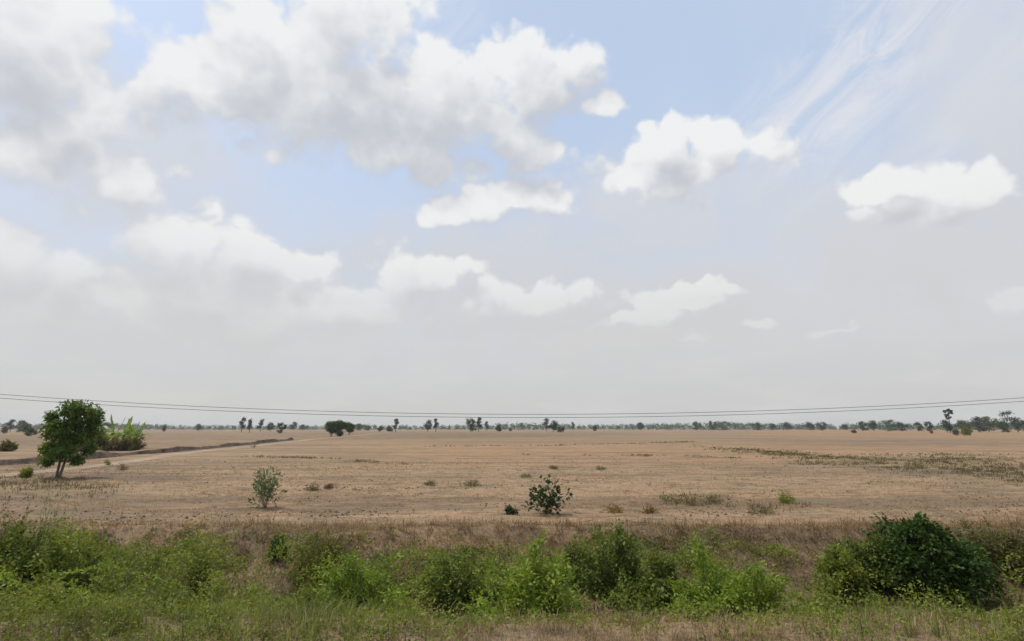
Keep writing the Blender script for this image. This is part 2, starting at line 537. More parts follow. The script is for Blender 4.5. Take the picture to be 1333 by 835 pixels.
M = {
    'ground': mat_ground(),
    'path': mat_plain('pale_track_earth', (0.225, 0.163, 0.105), (0.350, 0.262, 0.180), 0.55, 0.95, (0.6, 0.6, 1)),
    'bank': mat_plain('shaded_cut_earth', (0.030, 0.022, 0.018), (0.13, 0.092, 0.066), 1.4, 0.95, bump=0.08),  # dark earth, with the shade of the cut face put into its colour
    'clod': mat_plain('clod_earth', (0.10, 0.07, 0.048), (0.23, 0.165, 0.11), 9.0, 0.95),
    'bark': mat_plain('bark', (0.11, 0.08, 0.055), (0.21, 0.165, 0.125), 14, 0.9, (1, 1, 0.25), bump=0.02),
    'stem': mat_plain('green_brown_stem', (0.12, 0.10, 0.055), (0.22, 0.18, 0.11), 18, 0.85),
    'deadwood': mat_plain('dead_twig', (0.16, 0.12, 0.09), (0.34, 0.28, 0.22), 18, 0.9),
    'wire': mat_plain('dark_cable', (0.05, 0.05, 0.052), (0.08, 0.08, 0.083), 4, 0.6),
    'concrete': mat_plain('pole_concrete', (0.32, 0.31, 0.29), (0.45, 0.44, 0.41), 5, 0.9, bump=0.01),
    'straw': mat_leaf('dry_straw', (0.135, 0.088, 0.052), (0.46, 0.335, 0.200), 0.22, 0.75, spec=0.12),
    'brown_grass': mat_leaf('brown_bank_grass', (0.090, 0.056, 0.030), (0.43, 0.292, 0.165), 0.22, 0.8, spec=0.1),
    'olive_grass': mat_leaf('olive_grass', (0.062, 0.054, 0.024), (0.20, 0.172, 0.080), 0.3, 0.7, spec=0.12),
    'lime': mat_leaf('lime_leaf', (0.090, 0.150, 0.018), (0.330, 0.430, 0.048), 0.42, 0.5),
    'mid': mat_leaf('mid_green_leaf', (0.050, 0.076, 0.013), (0.290, 0.335, 0.058), 0.38, 0.55, dry=(0.34, 0.25, 0.11), spec=0.2, warm=(0.270, 0.300, 0.045)),
    'dark': mat_leaf('dark_green_leaf', (0.022, 0.048, 0.009), (0.090, 0.150, 0.028), 0.32, 0.55, spec=0.2),
    'deep': mat_leaf('deep_green_leaf', (0.018, 0.036, 0.010), (0.066, 0.098, 0.028), 0.25, 0.5),
    'grey': mat_leaf('grey_green_leaf', (0.075, 0.110, 0.048), (0.245, 0.310, 0.165), 0.3, 0.6),
    'olive': mat_leaf('olive_leaf', (0.075, 0.075, 0.024), (0.210, 0.195, 0.062), 0.35, 0.6, dry=(0.30, 0.21, 0.10)),
    'tangle': mat_leaf('tangle_leaf', (0.052, 0.080, 0.014), (0.205, 0.250, 0.048), 0.34, 0.55, dry=(0.26, 0.19, 0.10), spec=0.2),
    'weed': mat_leaf('weed_leaf', (0.090, 0.088, 0.036), (0.235, 0.215, 0.100), 0.3, 0.7, dry=(0.3, 0.22, 0.11), spec=0.12),
    'rust': mat_leaf('rusty_straw', (0.20, 0.115, 0.045), (0.40, 0.255, 0.105), 0.25, 0.75, spec=0.1),
    'lush': mat_leaf('lush_grass', (0.060, 0.085, 0.016), (0.280, 0.310, 0.075), 0.35, 0.55, spec=0.2),
    'tree': mat_leaf('tree_leaf', (0.040, 0.085, 0.014), (0.195, 0.290, 0.046), 0.38, 0.55, spec=0.2),
    'far_dark': mat_leaf('far_dark_leaf', (0.018, 0.040, 0.014), (0.060, 0.100, 0.034), 0.25, 0.6),
    'far_green': mat_leaf('far_green_leaf', (0.034, 0.068, 0.024), (0.095, 0.150, 0.050), 0.28, 0.6),
    'far_grey': mat_leaf('far_grey_leaf', (0.055, 0.062, 0.048), (0.120, 0.126, 0.090), 0.25, 0.65),
    'far_lime': mat_leaf('far_pale_leaf', (0.060, 0.090, 0.026), (0.150, 0.185, 0.055), 0.32, 0.6),
    'banana': mat_leaf('banana_leaf', (0.090, 0.150, 0.030), (0.250, 0.330, 0.085), 0.4, 0.45, spec=0.35),
    'banana_dry': mat_leaf('dry_banana_leaf', (0.150, 0.095, 0.055), (0.33, 0.235, 0.14), 0.25, 0.8),
}


def smooth_blob(px, py, cx, cy, rx, ry):
    return np.clip(1.25 - np.hypot((px - cx) / rx, (py - cy) / ry), 0, 1)


def build_ground():
    ys = [-400, -150, -60, -25, -10, -3, 1, 3.5, 5.5, 6.5]
    ys += list(np.arange(7.0, 22.0, 0.15))
    y = 22.0
    while y < 3300:
        ys.append(y)
        y += max(0.15, y * 0.0175)
    xs = list(np.arange(0, 26.0, 0.22))
    x = 26.0
    while x < 3300:
        xs.append(x)
        x += x * 0.028
    xs = np.array(xs)
    xs = np.concatenate([-xs[:0:-1], xs])
    ys = np.array(ys)
    X, Y = np.meshgrid(xs, ys)
    nx, ny = len(xs), len(ys)
    Z = terrain(X, Y)
    V = np.stack([X, Y, Z], -1).reshape(-1, 3)
    i = np.arange(nx * ny).reshape(ny, nx)
    Fc = np.stack([i[:-1, :-1], i[:-1, 1:], i[1:, 1:], i[1:, :-1]], -1).reshape(-1, 4)
    # soil and stubble zones of the field, laid down on the land as seen
    px, py = proj(X, Y, Z)
    front = Y > 6
    wob = (fbm(X * 0.05, Y * 0.05, 71, 4) - 0.5)
    wob2 = (fbm(X * 0.012, Y * 0.02, 75, 3) - 0.5)
    pyw = py + wob * 0.35 * np.clip(py - 557, 2, 60) * 0.6
    orange = sstep(573, 579, pyw) * (1 - sstep(600, 612, pyw)) * sstep(330, 620, px) * 0.75
    orange = np.maximum(orange, (1 - sstep(566, 574, pyw)) * sstep(900, 1080, px) * 0.95)
    orange = np.maximum(orange, smooth_blob(px, pyw, 1250, 590, 260, 12) * 0.8)
    orange = np.maximum(orange, smooth_blob(px, pyw, 1100, 655, 300, 16) * 0.35)
    orange = np.maximum(orange, smooth_blob(px, pyw, 760, 662, 90, 10) * 0.7)
    dark = smooth_blob(px, pyw, 560, 567, 260, 6) * 0.9
    dark = np.maximum(dark, smooth_blob(px, pyw, 1200, 578, 260, 7) * 0.8)
    dark = np.maximum(dark, smooth_blob(px, pyw, 180, 625, 75, 12) * 0.8)
    dark = np.maximum(dark, smooth_blob(px, pyw, 30, 575, 110, 8) * 0.8)
    dark = np.maximum(dark, smooth_blob(px, pyw, 250, 570, 160, 7) * 0.55)
    green = np.zeros_like(X)
    d3, t3 = seg_dist(X, Y, BUNDS[2])
    green = np.maximum(green, np.exp(-(d3 / (3.6 + 5.0 * wob)) ** 2) * sstep(840, 1080, px) * np.clip(0.7 + 2.2 * wob, 0, 1))
    green = np.maximum(green, smooth_blob(px, pyw, 1200, 600, 190, 10) * (wob > -0.04) * 0.75)
    green = np.maximum(green, smooth_blob(px, pyw, 640, 567, 120, 3) * 0.9)
    green = np.maximum(green, smooth_blob(px, pyw, 895, 652, 55, 7) * 0.7)
    green = np.maximum(green, smooth_blob(px, pyw, 60, 640, 120, 25) * 0.5)
    for b in BUNDS[:2] + BUNDS[3:]:
        d, _ = seg_dist(X, Y, b)
        dark = np.maximum(dark, np.exp(-(d / (0.5 + 0.010 * Y)) ** 2) * np.clip(0.75 + 2.0 * wob, 0, 1))
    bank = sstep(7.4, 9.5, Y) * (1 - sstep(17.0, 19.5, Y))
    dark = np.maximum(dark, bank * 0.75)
    pale = (1 - sstep(560.5, 563, pyw)) * (px < 900) * 0.6 * (py > 555)
    # wheel tracks left across the stubble
    for tr in ([(60, 632), (180, 640), (300, 612), (420, 606), (560, 600)],
               [(70, 646), (190, 652), (330, 632), (480, 622), (700, 618)],
               [(980, 668), (800, 664), (640, 668), (480, 672), (330, 676)]):
        d, _ = seg_dist(X, Y, [gpt(a, b) for a, b in tr])
        pale = np.maximum(pale, np.exp(-(d / 0.45) ** 2) * (0.35 + 0.9 * wob))
    tint = np.stack([orange, green, dark, pale], -1)
    tint = np.clip(tint, 0, 1) * front[..., None]
    me = np_mesh('ground', V, Fc, smooth=True, colour=tint.reshape(-1, 4))
    tag(obj('ground', me, M['ground']), 'dry tan stubble field with a ditch along the verge', kind='structure')


build_ground()


# ------------------------------------------------------------------ the track and the cut bank on the far field
def polyline(pts, step):
    P = np.array(pts, float)
    out = []
    for i in range(len(P) - 1):
        n = max(2, int(np.hypot(*(P[i + 1] - P[i])) / step))
        for j in range(n):
            out.append(P[i] + (P[i + 1] - P[i]) * j / n)
    out.append(P[-1])
    return np.array(out)


def ribbon(pts, half, lift, step, seed, prof):
    """strip with its own cross profile: prof = [(offset in half widths, z)]"""
    P = polyline(pts, step)
    for _ in range(6):
        P[1:-1] = (P[:-2] + 2 * P[1:-1] + P[2:]) / 4
    T = np.gradient(P, axis=0)
    T /= np.linalg.norm(T, axis=1)[:, None]
    N = np.stack([-T[:, 1], T[:, 0]], -1)
    V = []
    s = np.arange(len(P)) * step
    for q, (o, z) in enumerate(prof):
        hw = half * (1 + 0.30 * (fbm(s * 0.23, s * 0 + q * 3.3, seed, 3) - 0.5) * 2)
        xy = P + N * (o * hw)[:, None]
        zz = terrain(xy[:, 0], xy[:, 1]) + lift + z * np.clip(-0.20 + 2.5 * fbm(s * 0.10, s * 0, seed + 9, 4), 0.35, 1.5) + 0.05 * (fbm(s * 0.8, s * 0 + q, seed + 4, 2) - 0.5) * (z > 0.1)
        V.append(np.column_stack([xy, zz]))
    V = np.stack(V, 1)
    n, c = V.shape[:2]
    i = np.arange(n * c).reshape(n, c)
    Fc = np.stack([i[:-1, :-1], i[1:, :-1], i[1:, 1:], i[:-1, 1:]], -1).reshape(-1, 4)
    return V.reshape(-1, 3), Fc


TRACK = [gpt(-60, 625), gpt(60, 614), gpt(150, 604), gpt(240, 590), gpt(330, 581), gpt(400, 573), gpt(460, 567.5), gpt(510, 563.2)]
V, Fc = ribbon(TRACK, 1.15, 0.02, 0.8, 3, [(-1, -0.01), (-0.5, 0.01), (0, 0.025), (0.5, 0.01), (1, -0.01)])
tag(obj('path', np_mesh('path', V, Fc, smooth=True), M['path']), kind='structure')
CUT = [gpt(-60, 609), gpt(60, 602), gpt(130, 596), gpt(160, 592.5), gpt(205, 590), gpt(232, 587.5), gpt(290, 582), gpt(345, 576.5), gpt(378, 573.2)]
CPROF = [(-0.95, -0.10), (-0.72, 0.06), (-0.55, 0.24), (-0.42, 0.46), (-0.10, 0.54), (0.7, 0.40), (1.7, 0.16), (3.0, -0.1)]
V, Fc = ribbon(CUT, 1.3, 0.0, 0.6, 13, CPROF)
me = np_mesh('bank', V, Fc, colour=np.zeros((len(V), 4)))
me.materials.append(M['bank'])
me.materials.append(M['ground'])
me.polygons.foreach_set('material_index', (np.arange(len(Fc)) % (len(CPROF) - 1) >= 3).astype(np.int32))  # front face takes the shade-darkened earth, top and back the field soil
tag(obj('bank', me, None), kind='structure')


# ------------------------------------------------------------------ plants
def tube_np(paths, radii, sides=5):
    """tubes along several polylines -> V, F (quads)"""
    VV, FF, off = [], [], 0
    ang = np.arange(sides) * 2 * math.pi / sides
    for P, R in zip(paths, radii):
        P = np.asarray(P, float)
        T = np.gradient(P, axis=0)
        T /= np.maximum(np.linalg.norm(T, axis=1), 1e-9)[:, None]
        ref = np.where(np.abs(T[:, 2:3]) > 0.9, np.array([[1.0, 0, 0]]), np.array([[0, 0, 1.0]]))
        A = np.cross(T, ref)
        A /= np.maximum(np.linalg.norm(A, axis=1), 1e-9)[:, None]
        B = np.cross(T, A)
        R = np.asarray(R, float)
        ring = P[:, None, :] + R[:, None, None] * (np.cos(ang)[None, :, None] * A[:, None, :] + np.sin(ang)[None, :, None] * B[:, None, :])
        n = len(P)
        i = np.arange(n * sides).reshape(n, sides) + off
        j = np.roll(i, -1, axis=1)
        FF.append(np.stack([i[:-1], j[:-1], j[1:], i[1:]], -1).reshape(-1, 4))
        VV.append(ring.reshape(-1, 3))
        off += n * sides
    return np.concatenate(VV), np.concatenate(FF)


def leaf_np(P, D, L, Wd, rng, tone, fold=0.25, droop=0.15):
    """leaves: points P, directions D, lengths L, widths Wd. 5 verts, 4 tris each"""
    n = len(P)
    D = D / np.maximum(np.linalg.norm(D, axis=1), 1e-9)[:, None]
    R = rng.normal(size=(n, 3))
    R[:, 2] *= 0.35
    S = np.cross(D, np.cross(D, rng.normal(size=(n, 3)) * 0.55 + np.array([0, 0, 1.0])))
    S = np.cross(D, S)
    S /= np.maximum(np.linalg.norm(S, axis=1), 1e-9)[:, None]
    N = np.cross(S, D)
    N[N[:, 2] < 0] *= -1
    L, Wd = L[:, None], Wd[:, None]
    b = P
    mid = P + D * L * 0.5 + N * L * 0.02
    tip = P + D * L - np.array([0, 0, 1.0]) * L * droop
    l = mid + S * Wd * 0.5 + N * Wd * fold
    r = mid - S * Wd * 0.5 + N * Wd * fold
    V = np.stack([b, l, tip, r, mid - N * L * 0.02], 1).reshape(-1, 3)
    o = (np.arange(n) * 5)[:, None]
    Fc = np.concatenate([o + np.array([[0, 4, 1]]), o + np.array([[1, 4, 2]]), o + np.array([[0, 3, 4]]), o + np.array([[3, 2, 4]])])
    return V, Fc, np.repeat(tone, 5)


def quad_leaf_np(P, D, L, Wd, rng, tone):
    """cheap leaves: diamond of two triangles"""
    n = len(P)
    D = D / np.maximum(np.linalg.norm(D, axis=1), 1e-9)[:, None]
    S = np.cross(D, rng.normal(size=(n, 3)) * 0.6 + np.array([0, 0, 1.0]))
    S /= np.maximum(np.linalg.norm(S, axis=1), 1e-9)[:, None]
    S = np.cross(D, np.cross(S, D)) * 0 + S
    N = np.cross(S, D)
    L, Wd = L[:, None], Wd[:, None]
    mid = P + D * L * 0.45
    V = np.stack([P, mid + S * Wd * 0.5 + N * Wd * 0.15, P + D * L - N * L * 0.12, mid - S * Wd * 0.5 + N * Wd * 0.15], 1).reshape(-1, 3)
    o = (np.arange(n) * 4)[:, None]
    Fc = np.concatenate([o + np.array([[0, 1, 2]]), o + np.array([[0, 2, 3]])])
    return V, Fc, np.repeat(tone, 4)


def rand_dir(rng, n, up=0.0):
    d = rng.normal(size=(n, 3))
    d /= np.linalg.norm(d, axis=1)[:, None]
    d[:, 2] += up
    return d / np.linalg.norm(d, axis=1)[:, None]


def shrub(name, label, x, y, hgt, wid, leafmat, seed, shoots=60, leaves=34, ll=0.07, lw=0.03, arch=0.5, spread=1.0,
          depth=None, cat='shrub', group=None, base=None, upright=0.6, rough=0.6, vee=0.0, lean=(0, 0), fill=0.5, z=None, stemmat='stem', bare=0.25):
    """many-stemmed shrub: arching shoots set with leaves > stem, foliage"""
    rng = np.random.default_rng(seed)
    depth = depth or wid
    root = empty(name, (x, y, (tz(x, y) if z is None else z) - 0.03))
    tag(root, label, cat, group)
    n = shoots
    th = rng.uniform(0, 2 * math.pi, n)
    rr = np.sqrt(rng.uniform(0, 1, n))
    # targets fill a lumpy dome
    ex, ey = np.cos(th) * rr, np.sin(th) * rr
    lump = 0.60 + 0.50 * vnoise(ex * 2.3 + 9 + seed, ey * 2.3 + 4, seed) + rough * (0.42 * rng.uniform(0, 1, n) ** 2.2 - 0.12)
    tx = ex * wid / 2 * lump * 1.05 + lean[0]
    ty = ey * depth / 2 * lump * 1.05 + lean[1]
    top = hgt * np.sqrt(np.clip(1 - rr ** 2 * 0.92, 0.04, 1)) * lump
    top = top * (1 - vee) + vee * hgt * rng.uniform(0.55, 1.02, n)
    low = rng.uniform(0, 1, n) < fill * 0.5
    top = np.where(low, top * rng.uniform(0.25, 0.75, n), top)
    bx, by = tx * 0.35 * spread, ty * 0.35 * spread
    bz = terrain(x + bx, y + by) - root.location.z
    S = 8
    t = np.linspace(0, 1, S)[None, :]
    cx = bx[:, None] + (tx - bx)[:, None] * t ** (1 + upright)
    cy = by[:, None] + (ty - by)[:, None] * t ** (1 + upright)
    cz = bz[:, None] + (top - bz)[:, None] * (t * (1 + arch) - arch * t ** 2.6)
    P = np.stack([cx, cy, cz], -1)
    P[:, 1:, :] += rng.normal(0, 0.02 * hgt, P[:, 1:, :].shape)
    ln = np.linalg.norm(np.diff(P, axis=1), axis=2).sum(1)
    rad = np.clip(ln * 0.006, 0.004, 0.03)
    V, Fc = tube_np(list(P), [r * np.linspace(1, 0.25, S) for r in rad], 3)
    obj('stem', np_mesh('stem', V, Fc, smooth=True), M[stemmat], root)
    # leaves along the outer part of every shoot, on short side twigs
    m = int(leaves * 1.55)
    ll, lw = ll * 1.12, lw * 1.15
    u = bare + (1 - bare) * rng.uniform(0, 1, (n, m)) ** 0.8
    f = u * (S - 1)
    i0 = np.clip(f.astype(int), 0, S - 2)
    fr = (f - i0)[..., None]
    ri = np.arange(n)[:, None]
    A, B = P[ri, i0], P[ri, i0 + 1]
    LP = A + (B - A) * fr
    T = B - A
    T /= np.maximum(np.linalg.norm(T, axis=2), 1e-9)[..., None]
    off = rand_dir(rng, n * m, 0.25).reshape(n, m, 3)
    tw = rng.uniform(0, 1, (n, m, 1)) ** 1.5 * np.minimum(0.11 * hgt + 0.06, 0.22)
    LP = LP + off * tw
    D = off * 0.9 + T * 0.5 + np.array([0, 0, -0.12])
    LP, D = LP.reshape(-1, 3), D.reshape(-1, 3)
    tone = np.clip(np.repeat(rng.uniform(0, 1, n), m) * 0.55 + rng.uniform(0, 0.45, n * m), 0, 1)
    L = ll * rng.uniform(0.5, 1.3, n * m) * np.repeat(rng.uniform(0.7, 1.25, n), m)
    V, Fc, tn = quad_leaf_np(LP, D, L, L * (lw / ll), rng, tone)
    obj('foliage', np_mesh('foliage', V, Fc, tn), M[leafmat], root)
    return root


def tree(name, label, x, y, z, hgt, lobes, leafmat, seed, nleaf=1200, ll=0.5, lw=0.3, trunk_r=0.12, trunk_top=0.5,
         clump=0.35, nclump=14, cat='tree', group=None, lean=0.0, shell=0.55, rough_leaf=True, nb=None, forks=1):
    """lobes: (x, y, z, rx, ry, rz) in metres from the trunk's foot > trunk, crown"""
    rng = np.random.default_rng(seed)
    root = empty(name, (x, y, z))
    tag(root, label, cat, group)
    paths, rads = [], []
    zt = trunk_top * hgt
    ctr = np.mean([l[:3] for l in lobes], axis=0)
    for fk in range(forks):
        n = 7
        t = np.linspace(0, 1, n)
        P = np.zeros((n, 3))
        ox = (fk - (forks - 1) / 2) * trunk_r * 2.2
        P[:, 2] = -0.15 + t * (zt + 0.15)
        P[:, 0] = ox + t * (ctr[0] * 0.7 + lean * zt + ox * 2) + np.sin(t * 5 + seed + fk) * trunk_r * 0.5 * t
        P[:, 1] = t * ctr[1] * 0.7 + np.cos(t * 4 + seed) * trunk_r * 0.4 * t
        paths.append(P)
        rads.append(trunk_r * (1.25 - 0.75 * t))
    T0 = paths[0]
    VV, FF, TT, off = [], [], [], 0
    vol = np.array([l[3] * l[4] * l[5] for l in lobes]) ** (2 / 3)
    share = vol / vol.sum()
    for l, sh in zip(lobes, share):
        c, r = np.array(l[:3], float), np.array(l[3:6], float)
        # limb to the lobe and branches inside it
        s0 = T0[rng.integers(3, 7)]
        tt = np.linspace(0, 1, 6)[:, None]
        e = c + r * np.array([0, 0, 0.2])
        Pm = s0 + (e - s0) * tt + np.sin(tt * math.pi) * rng.normal(0, 0.10, 3) * np.linalg.norm(e - s0)
        paths.append(Pm)
        rads.append(trunk_r * 0.55 * (1.0 - 0.75 * tt[:, 0]))
        k = max(4, int(nclump * (0.5 + 1.5 * sh)))
        d = rand_dir(rng, k, 0.15)
        rr = rng.uniform(shell, 1.0, (k, 1))
        cc = c + d * r * rr * (1 - 0.75 * clump)
        for q in range(min(k, nb if nb is not None else 7)):
            st = Pm[rng.integers(2, 6)]
            Pb = st + (cc[q] - st) * np.linspace(0, 1, 4)[:, None]
            Pb[1:3] += rng.normal(0, 0.04, (2, 3)) * np.linalg.norm(cc[q] - st)
            paths.append(Pb)
            rads.append(trunk_r * 0.22 * np.array([1, 0.75, 0.5, 0.3]))
        m = int(nleaf * sh)
        w = rng.integers(0, k, m)
        g = rng.normal(size=(m, 3))
        g /= np.linalg.norm(g, axis=1)[:, None]
        g *= rng.uniform(0, 1, (m, 1)) ** 0.45
        LP = cc[w] + g * r * clump * rng.uniform(0.75, 1.25, (k, 1))[w] * np.array([1.15, 1.15, 0.8])
        D = g * 0.7 + rng.normal(0, 0.5, (m, 3)) + np.array([0, 0, -0.25])
        tone = np.clip(rng.uniform(0, 1, k)[w] * 0.5 + rng.uniform(0, 0.5, m), 0, 1)
        L = ll * rng.uniform(0.6, 1.35, m)
        V, Fc, tn = quad_leaf_np(LP, D, L, L * (lw / ll), rng, tone)
        VV.append(V)
        FF.append(Fc + off)
        TT.append(tn)
        off += len(V)
    V, Fc = tube_np(paths, rads, 6)
    obj('trunk', np_mesh('trunk', V, Fc, smooth=True), M['bark'], root)
    obj('crown', np_mesh('crown', np.concatenate(VV), np.concatenate(FF), np.concatenate(TT)), M[leafmat], root)
    return root


# ---- the lone tree by the track
tx_, ty_ = gpt(75, 622)
mpp = ty_ / F * math.cos(PITCH)


def L_(px, py, rx, rz, ry=None, dy=0.0):
    return ((px - 75) * mpp, dy, (622 - py) * mpp, rx * mpp * 0.84, (ry or rx) * mpp * 0.6, rz * mpp)


tree('field_tree', 'leafy green tree with a slender trunk standing alone by the cut bank', tx_, ty_, tz(tx_, ty_), 5.3,
     [L_(84, 536, 27, 15), L_(86, 556, 22, 14), L_(60, 548, 13, 10, dy=-0.3), L_(106, 545, 17, 16, dy=0.4), L_(72, 562, 22, 14, dy=-0.6), L_(100, 570, 18, 16, dy=0.3), L_(82, 574, 20, 14, dy=0.1),
      L_(58, 586, 17, 15, dy=0.2), L_(84, 590, 22, 13, dy=-0.5), L_(104, 588, 11, 9, dy=0.5), L_(66, 602, 12, 7, dy=-0.5), L_(92, 601, 13, 7, dy=0.2)],
     'tree', 5, nleaf=11500, ll=0.24, lw=0.10, trunk_r=0.075, trunk_top=0.42, clump=0.42, nclump=34, shell=0.3, forks=2)


# ---- banana plants and scrub behind the cut bank
def frond_mesh(rng, L, wd, droop, dead):
    n = 10
    t = np.linspace(0, 1, n)
    x = L * (t - 0.18 * droop * t ** 2)
    z = L * (0.75 * t * (1 - 0.25 * droop) - 0.95 * droop * t ** 2.2)
    if dead:
        x, z = L * 0.28 * np.sin(t * 1.6), -L * t * 0.95
    wv = wd * np.sin(np.clip(t * 0.93 + 0.05, 0, 1) * math.pi) ** 0.6
    wv[0] = 0.03
    V, tone = [], []
    for i in range(n):
        tear = rng.uniform(0.55, 1.1, 2)
        sag = 0.20 * wv[i]
        V += [(x[i], wv[i] * tear[0], z[i] - sag + rng.normal(0, 0.04)), (x[i], 0, z[i]), (x[i], -wv[i] * tear[1], z[i] - sag + rng.normal(0, 0.04))]
        tone += [rng.uniform(0.2, 1)] * 3
    i = np.arange(n * 3).reshape(n, 3)
    Fc = np.stack([i[:-1, :-1], i[1:, :-1], i[1:, 1:], i[:-1, 1:]], -1).reshape(-1, 4)
    return np_mesh('leaf', np.array(V), Fc, np.array(tone))


def banana(x, y, hgt, seed, label, nl=7, nd=5):
    rng = np.random.default_rng(seed)
    root = empty('banana_plant', (x, y, tz(x, y)), rng.uniform(0, 6))
    tag(root, label, 'banana plant', 'banana plants behind the cut bank')
    st = hgt * 0.50
    P = np.array([[0, 0, -0.1], [0.02, 0, st * 0.3], [0.05, 0.02, st * 0.7], [0.05, 0.03, st]])
    V, Fc = tube_np([P], [np.array([0.17, 0.15, 0.12, 0.08])], 8)
    obj('stem', np_mesh('stem', V, Fc, smooth=True), M['banana_dry'], root)
    for i in range(nl):
        o = obj('leaf', frond_mesh(rng, hgt * rng.uniform(0.48, 0.68), 0.34 * rng.uniform(0.8, 1.2), rng.uniform(0.1, 1.0) if i > 1 else 0.0, False), M['banana'], root)
        o.location = (0.05, 0.03, st * rng.uniform(0.9, 1.0))
        o.rotation_euler = (rng.normal(0, 0.2), rng.uniform(-0.35, 0.35) if i > 1 else -0.55, i * 2.4 + rng.uniform(-0.3, 0.3))
    for i in range(nd):
        o = obj('leaf', frond_mesh(rng, st * rng.uniform(0.75, 0.95), 0.22, 0, True), M['banana_dry'], root)
        o['label'] = 'dry brown leaf hanging down the stem'
        o.location = (0.06, 0.03, st * rng.uniform(0.85, 0.98))
        o.rotation_euler = (0, 0, i * 1.3 + rng.uniform(-0.4, 0.4))


for i, (px, py, h, lab) in enumerate([
        (147, 585, 4.3, 'ragged banana plant beside the lone tree, its top leaves arching over'),
        (158, 586, 4.1, 'banana plant in the middle of the clump with many dry hanging leaves'),
        (168, 585, 4.0, 'banana plant with one upright spear leaf in the clump'),
        (177, 584, 3.7, 'low banana plant at the open-field end of the clump'),
        (138, 584, 3.2, 'small yellowing banana plant half hidden by the lone tree')]):
    x, y = gpt(px, py)
    banana(x, y, h, 40 + i, lab, 11, 8)
x, y = gpt(122, 588)
shrub('shrub', 'yellow-olive shrub between the lone tree and the banana plants', x, y, 3.0, 3.6, 'olive', 61, 90, 26, 0.28, 0.13, fill=0.8)
x, y = gpt(112, 592)
shrub('shrub', 'low straw-coloured scrub at the foot of the banana clump', x, y, 1.5, 3.8, 'olive_grass', 62, 80, 22, 0.26, 0.09, fill=0.8)
for q, px in enumerate((136, 150, 163, 176)):
    x, y = gpt(px, 587)
    shrub('shrub', ('dry brown scrub under the small yellowing banana plant', 'dry tangled scrub under the ragged banana plant', 'brown scrub under the middle of the banana clump', 'green-brown scrub at the open-field end of the banana clump')[q],
          x, y, 1.7 + 0.3 * (q == 3), 2.4, ('olive_grass', 'brown_grass', 'olive_grass', 'olive')[q], 660 + q, 60, 22, 0.24, 0.09, fill=0.8)
x, y = gpt(8, 588)
shrub('shrub', 'rusty olive bush on the field edge beyond the cut bank', x, y, 1.5, 2.2, 'olive', 63, 60, 26, 0.22, 0.11, fill=0.8)
x, y = gpt(33, 622)
shrub('shrub', 'small rounded green bush at the edge of the track near the lone tree', x, y, 0.7, 0.85, 'mid', 64, 36, 24, 0.10, 0.05, fill=0.8)

